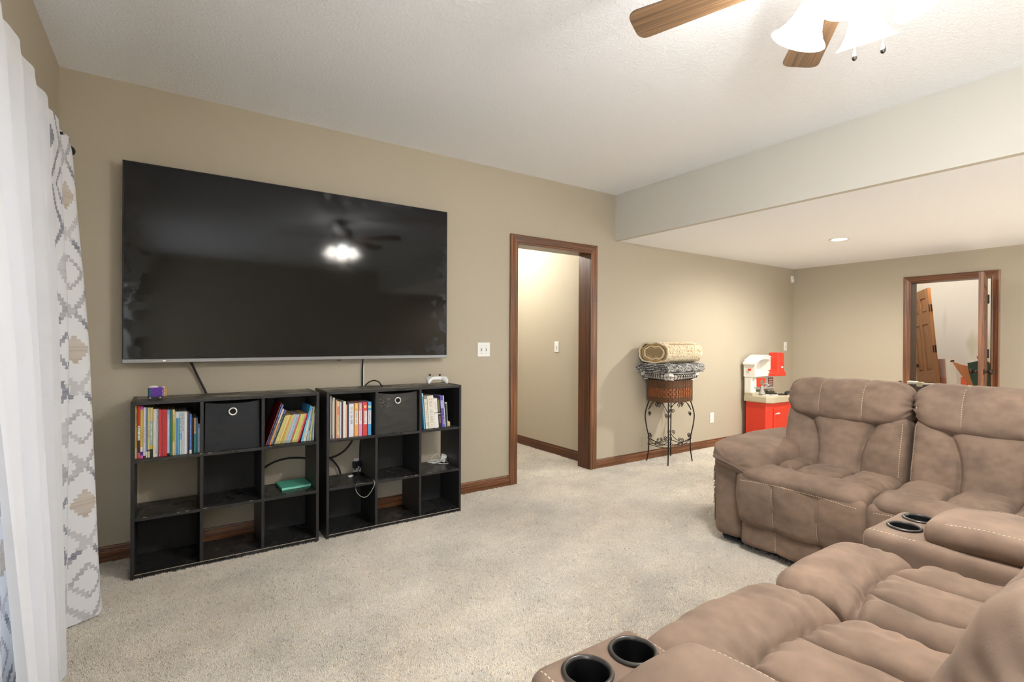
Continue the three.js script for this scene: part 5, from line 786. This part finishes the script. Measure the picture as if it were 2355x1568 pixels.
// ---------------------------------------------------------------- toy kitchen in the far corner
{
  const t = thing('toy_kitchen', 'red and white plastic toy kitchen in the corner behind the far sofa', 'toy kitchen', [5.72, 0, -3.46]);
  const D = 0.34, Wd = 0.62;
  const plan = (x0, z0, x1, z1, ch) => [[x0, z0], [x1, z0], [x1, z1 - ch], [x1 - ch, z1], [x0 + ch, z1], [x0, z1 - ch]];
  const slab = (x0, z0, x1, z1, ch, ya, yb, bev = 0.006) => { const g = extrude(plan(x0, -z1, x1, -z0, 0).map((q) => q), 1, 0); g.dispose(); const s = extrude([[x0, -z0], [x1, -z0], [x1, -(z1 - ch)], [x1 - ch, -z1], [x0 + ch, -z1], [x0, -(z1 - ch)]].reverse(), yb - ya - 2 * bev, bev, 3); s.rotateX(-Math.PI / 2); s.translate(0, ya + bev, 0); return s; };
  part('cabinet', slab(0.025, 0.02, Wd - 0.02, D - 0.03, 0.05, 0, 0.50), M.toyRed, t, 'glossy red base cabinet');
  { const dr = part('cabinet_door', box(0.10, 0.06, D - 0.034, 0.34, 0.44, D - 0.018, 0.008, 0, 3), M.toyRed, t); part('handle', tube([[0.13, 0.36, D - 0.02], [0.13, 0.375, D - 0.002], [0.19, 0.375, D - 0.002], [0.19, 0.36, D - 0.02]], 0.006, 24, 8), M.toyWhite, dr); }
  part('countertop', slab(0, 0.01, Wd, D, 0.06, 0.495, 0.572, 0.012), M.toyTan, t, 'beige countertop');
  part('splash_block', box(0.0, 0.565, 0.01, 0.16, 0.605, 0.12, 0.008, 0, 2), M.toyTan, t);
  part('post', [box(0.005, 0.59, 0.005, 0.11, 0.80, 0.10, 0.012, 1, 3), box(0.11, 0.62, 0.005, 0.62, 0.80, 0.04, 0.008, 0, 2)], M.toyWhite, t);
  part('sink_basin', place(lathe([[0.001, -0.03], [0.05, -0.028], [0.07, 0], [0.082, 0.006], [0.086, 0]], 28).scale(1.2, 1, 0.9), 0.2, 0.572, 0.22), M.toyWhite, t);
  { const f = part('faucet', lathe([[0.001, 0], [0.045, 0], [0.036, 0.02], [0.022, 0.06], [0.018, 0.11], [0.001, 0.112]], 20), M.toyGray, t); f.position.set(0.16, 0.57, 0.14); part('spout', tube([[0, 0.1, 0], [0, 0.13, 0.02], [0, 0.135, 0.06], [0, 0.115, 0.085]], 0.012, 20, 10), M.toyGray, f); }
  // microwave with a round window
  { const m = part('microwave', [box(0.05, 0.665, 0.03, 0.27, 0.785, 0.12, 0.01, 0, 3)], M.toyWhite, t); part('microwave_door', box(0.075, 0.672, 0.115, 0.245, 0.775, 0.14, 0.008, 0, 3), M.toyRed, m); part('window', place(cyl(0.034, 0.034, 0.004, 26), 0.155, 0.723, 0.141, Math.PI / 2), std({ color: srgb(128, 118, 100), roughness: 0.25 }), m, 'round grey-brown window'); }
  // printed oven panel
  { const p = part('picture_panel', [box(0.44, 0.625, 0.04, 0.59, 0.785, 0.05, 0.003)], M.toyWhite, t); const F = (l) => l.map((g) => g.translate(0.04, -0.025, -0.005)); part('frame', F([box(0.415, 0.67, 0.055, 0.535, 0.674, 0.058, 0), box(0.415, 0.786, 0.055, 0.535, 0.79, 0.058, 0), box(0.415, 0.67, 0.055, 0.419, 0.79, 0.058, 0), box(0.531, 0.67, 0.055, 0.535, 0.79, 0.058, 0)]), M.blackPlastic, p); const dots = []; for (let i = 0; i < 4; i++) for (let j = 0; j < 4; j++) dots.push(place(cyl(0.0105, 0.0105, 0.003, 6), 0.434 + i * 0.0275, 0.69 + j * 0.0275, 0.0565, Math.PI / 2)); part('red_pattern', F(dots), std({ color: srgb(176, 70, 52), roughness: 0.5 }), p); }
  // upper cupboard: an arched body with an open front
  { const s = new THREE.Shape(); s.moveTo(0, 0); s.lineTo(0.44, 0); s.lineTo(0.44, 0.20); s.quadraticCurveTo(0.30, 0.235, 0.20, 0.225); s.quadraticCurveTo(0.08, 0.21, 0, 0.155); s.lineTo(0, 0);
    const h = new THREE.Path(); h.moveTo(0.03, 0.055); h.lineTo(0.40, 0.055); h.lineTo(0.40, 0.18); h.quadraticCurveTo(0.29, 0.20, 0.20, 0.19); h.quadraticCurveTo(0.10, 0.18, 0.03, 0.135); h.lineTo(0.03, 0.055);
    const f = extrude(s, 0.19, 0.008, 3, [h]); f.scale(0.82, 1.08, 0.72); f.translate(0.0, 0.79, 0.006); const c = part('upper_cupboard', f, M.toyWhite, t, 'white arched cupboard with an open front'); part('cupboard_back', box(0.005, 0.795, 0.004, 0.36, 1.0, 0.02, 0.006), M.toyWhite, c); part('side_badge', box(-0.012, 0.865, 0.06, -0.004, 0.888, 0.1, 0.003), M.toyRed, c, 'small red badge');
    const roof = new THREE.Shape(); roof.moveTo(-0.02, 0.15); roof.quadraticCurveTo(0.08, 0.222, 0.20, 0.24); roof.quadraticCurveTo(0.32, 0.25, 0.46, 0.212); roof.lineTo(0.46, 0.196); roof.quadraticCurveTo(0.32, 0.232, 0.20, 0.222); roof.quadraticCurveTo(0.09, 0.206, -0.02, 0.134); roof.lineTo(-0.02, 0.15); const rf = extrude(roof, 0.21, 0.004, 2); rf.scale(0.82, 1.08, 0.72); rf.translate(0.0, 0.79, 0.002); part('arched_top', rf, M.toyWhite, c); }
  { const hd = new THREE.Shape(); hd.moveTo(-0.05, 0.34); hd.quadraticCurveTo(0, 0.36, 0.055, 0.335); hd.lineTo(0.055, 0.12); hd.quadraticCurveTo(0.06, 0.06, 0.09, 0.04); hd.lineTo(0.09, 0); hd.lineTo(-0.085, 0); hd.lineTo(-0.085, 0.035); hd.quadraticCurveTo(-0.05, 0.06, -0.05, 0.12); hd.lineTo(-0.05, 0.34);
    const g = extrude(hd, 0.13, 0.01, 3); g.scale(1.35, 0.82, 0.8); g.translate(0.40, 0.795, 0.13); const c = part('hood', g, M.toyRed, t, 'red chimney hood'); part('hood_badge', box(0.395, 0.895, 0.243, 0.435, 0.912, 0.25, 0.003), M.toyWhite, c); }
  part('side_shelf', [box(0.53, 0.80, 0.01, 0.59, 1.0, 0.14, 0.01, 1, 2)], M.toyWhite, t);
  for (const [x, z] of [[0.40, 0.14], [0.40, 0.26]]) part('burner', [place(new THREE.TorusGeometry(0.045, 0.006, 8, 26), x, 0.576, z, Math.PI / 2), place(new THREE.TorusGeometry(0.024, 0.005, 8, 20), x, 0.576, z, Math.PI / 2)], M.blackPlastic, t);
}
{ const t = thing('toy_pan', 'little toy pan with a handle on the toy kitchen counter', 'toy pan', [6.02, 0.582, -3.3], 0.4); part('pan_body', lathe([[0.001, 0], [0.045, 0], [0.055, 0.03], [0.05, 0.03], [0.042, 0.006], [0.001, 0.006]], 24), M.nickel, t); part('handle', box(0.05, 0.018, -0.008, 0.16, 0.028, 0.008, 0.004), M.blackPlastic, t); }
{ const t = thing('toy_phone', 'dark toy handset lying at the right of the toy kitchen counter', 'toy phone', [6.2, 0.582, -3.18], 0.3); part('handset', [box(-0.09, 0.012, -0.018, 0.09, 0.03, 0.018, 0.008, 0, 2), box(-0.09, 0, -0.02, -0.05, 0.02, 0.02, 0.006), box(0.05, 0, -0.02, 0.09, 0.02, 0.02, 0.006)], M.navyPlastic, t); }
// ---------------------------------------------------------------- carpet pile
{
  seed(4001); const tuft = [];
  for (let k = 0; k < 3; k++) { const g = new THREE.ConeGeometry(0.0021, 0.0115, 4, 1, true); g.translate(0, 0.0052, 0); g.rotateX(rr(0.25, 0.6)); g.rotateY(k * 2.1 + rr(0, 0.7)); g.translate(rr(-0.002, 0.002), 0, rr(-0.002, 0.002)); tuft.push(g); }
  const zones = [[-0.46, 3.6, -3.485, -0.7, 26000], [3.6, 5.75, -3.485, -1.3, 17000], [2.3, 3.4, -6.0, -3.485, 16000]], N = zones.reduce((n, [a, b, c, d, r]) => n + Math.floor((b - a) * (d - c) * r), 0);
  const pile = new THREE.InstancedMesh(merge(tuft), std({ color: 0xffffff, roughness: 1 }), N), m = new THREE.Matrix4(), q = new THREE.Quaternion(), e = new THREE.Euler(), col = new THREE.Color(), base = srgb(234, 226, 213); let i = 0;
  for (const [x0, x1, z0, z1, r] of zones) for (let n = Math.floor((x1 - x0) * (z1 - z0) * r); n > 0; n--) {
    const x = rr(x0, x1), z = rr(z0, z1), c = noise3(x * 4.1 + z * 1.5, 7.7, z * 5.3), s = rr(0.75, 1.25) * (1 + 0.2 * noise3(x * 9, 3, z * 9)); e.set(rr(-0.5, 0.5) + 0.35 * noise3(x * 2.2, 1, z * 2.2), rnd() * 6.283, rr(-0.5, 0.5) + 0.35 * noise3(x * 2.2, 5, z * 2.2)); q.setFromEuler(e);
    m.compose(V(x, -0.001, z), q, V(s, s, s)); pile.setMatrixAt(i, m);
    const k = (0.93 + 0.12 * noise3(x * 1.3, 3.1, z * 1.7) + 0.1 * c + 0.06 * noise3(x * 11, 1.7, z * 13)) * rr(0.9, 1.07) * (rnd() < 0.008 ? 0.5 : 1), w = 0.02 * noise3(x * 2.1, 9.2, z * 2.3) + rr(-0.02, 0.02); col.setRGB(clamp(base.r * k * (1 + w)), clamp(base.g * k), clamp(base.b * k * (1 - w))); pile.setColorAt(i++, col);
  }
  pile.name = 'carpet_pile'; pile.userData.kind = 'stuff'; pile.userData.label = 'short twisted beige carpet pile covering the floor'; pile.userData.category = 'carpet pile'; scene.add(pile);
}
scene.traverse((o) => { if (o.isMesh) { o.castShadow = true; o.receiveShadow = true; } });
renderer.render(scene, camera);
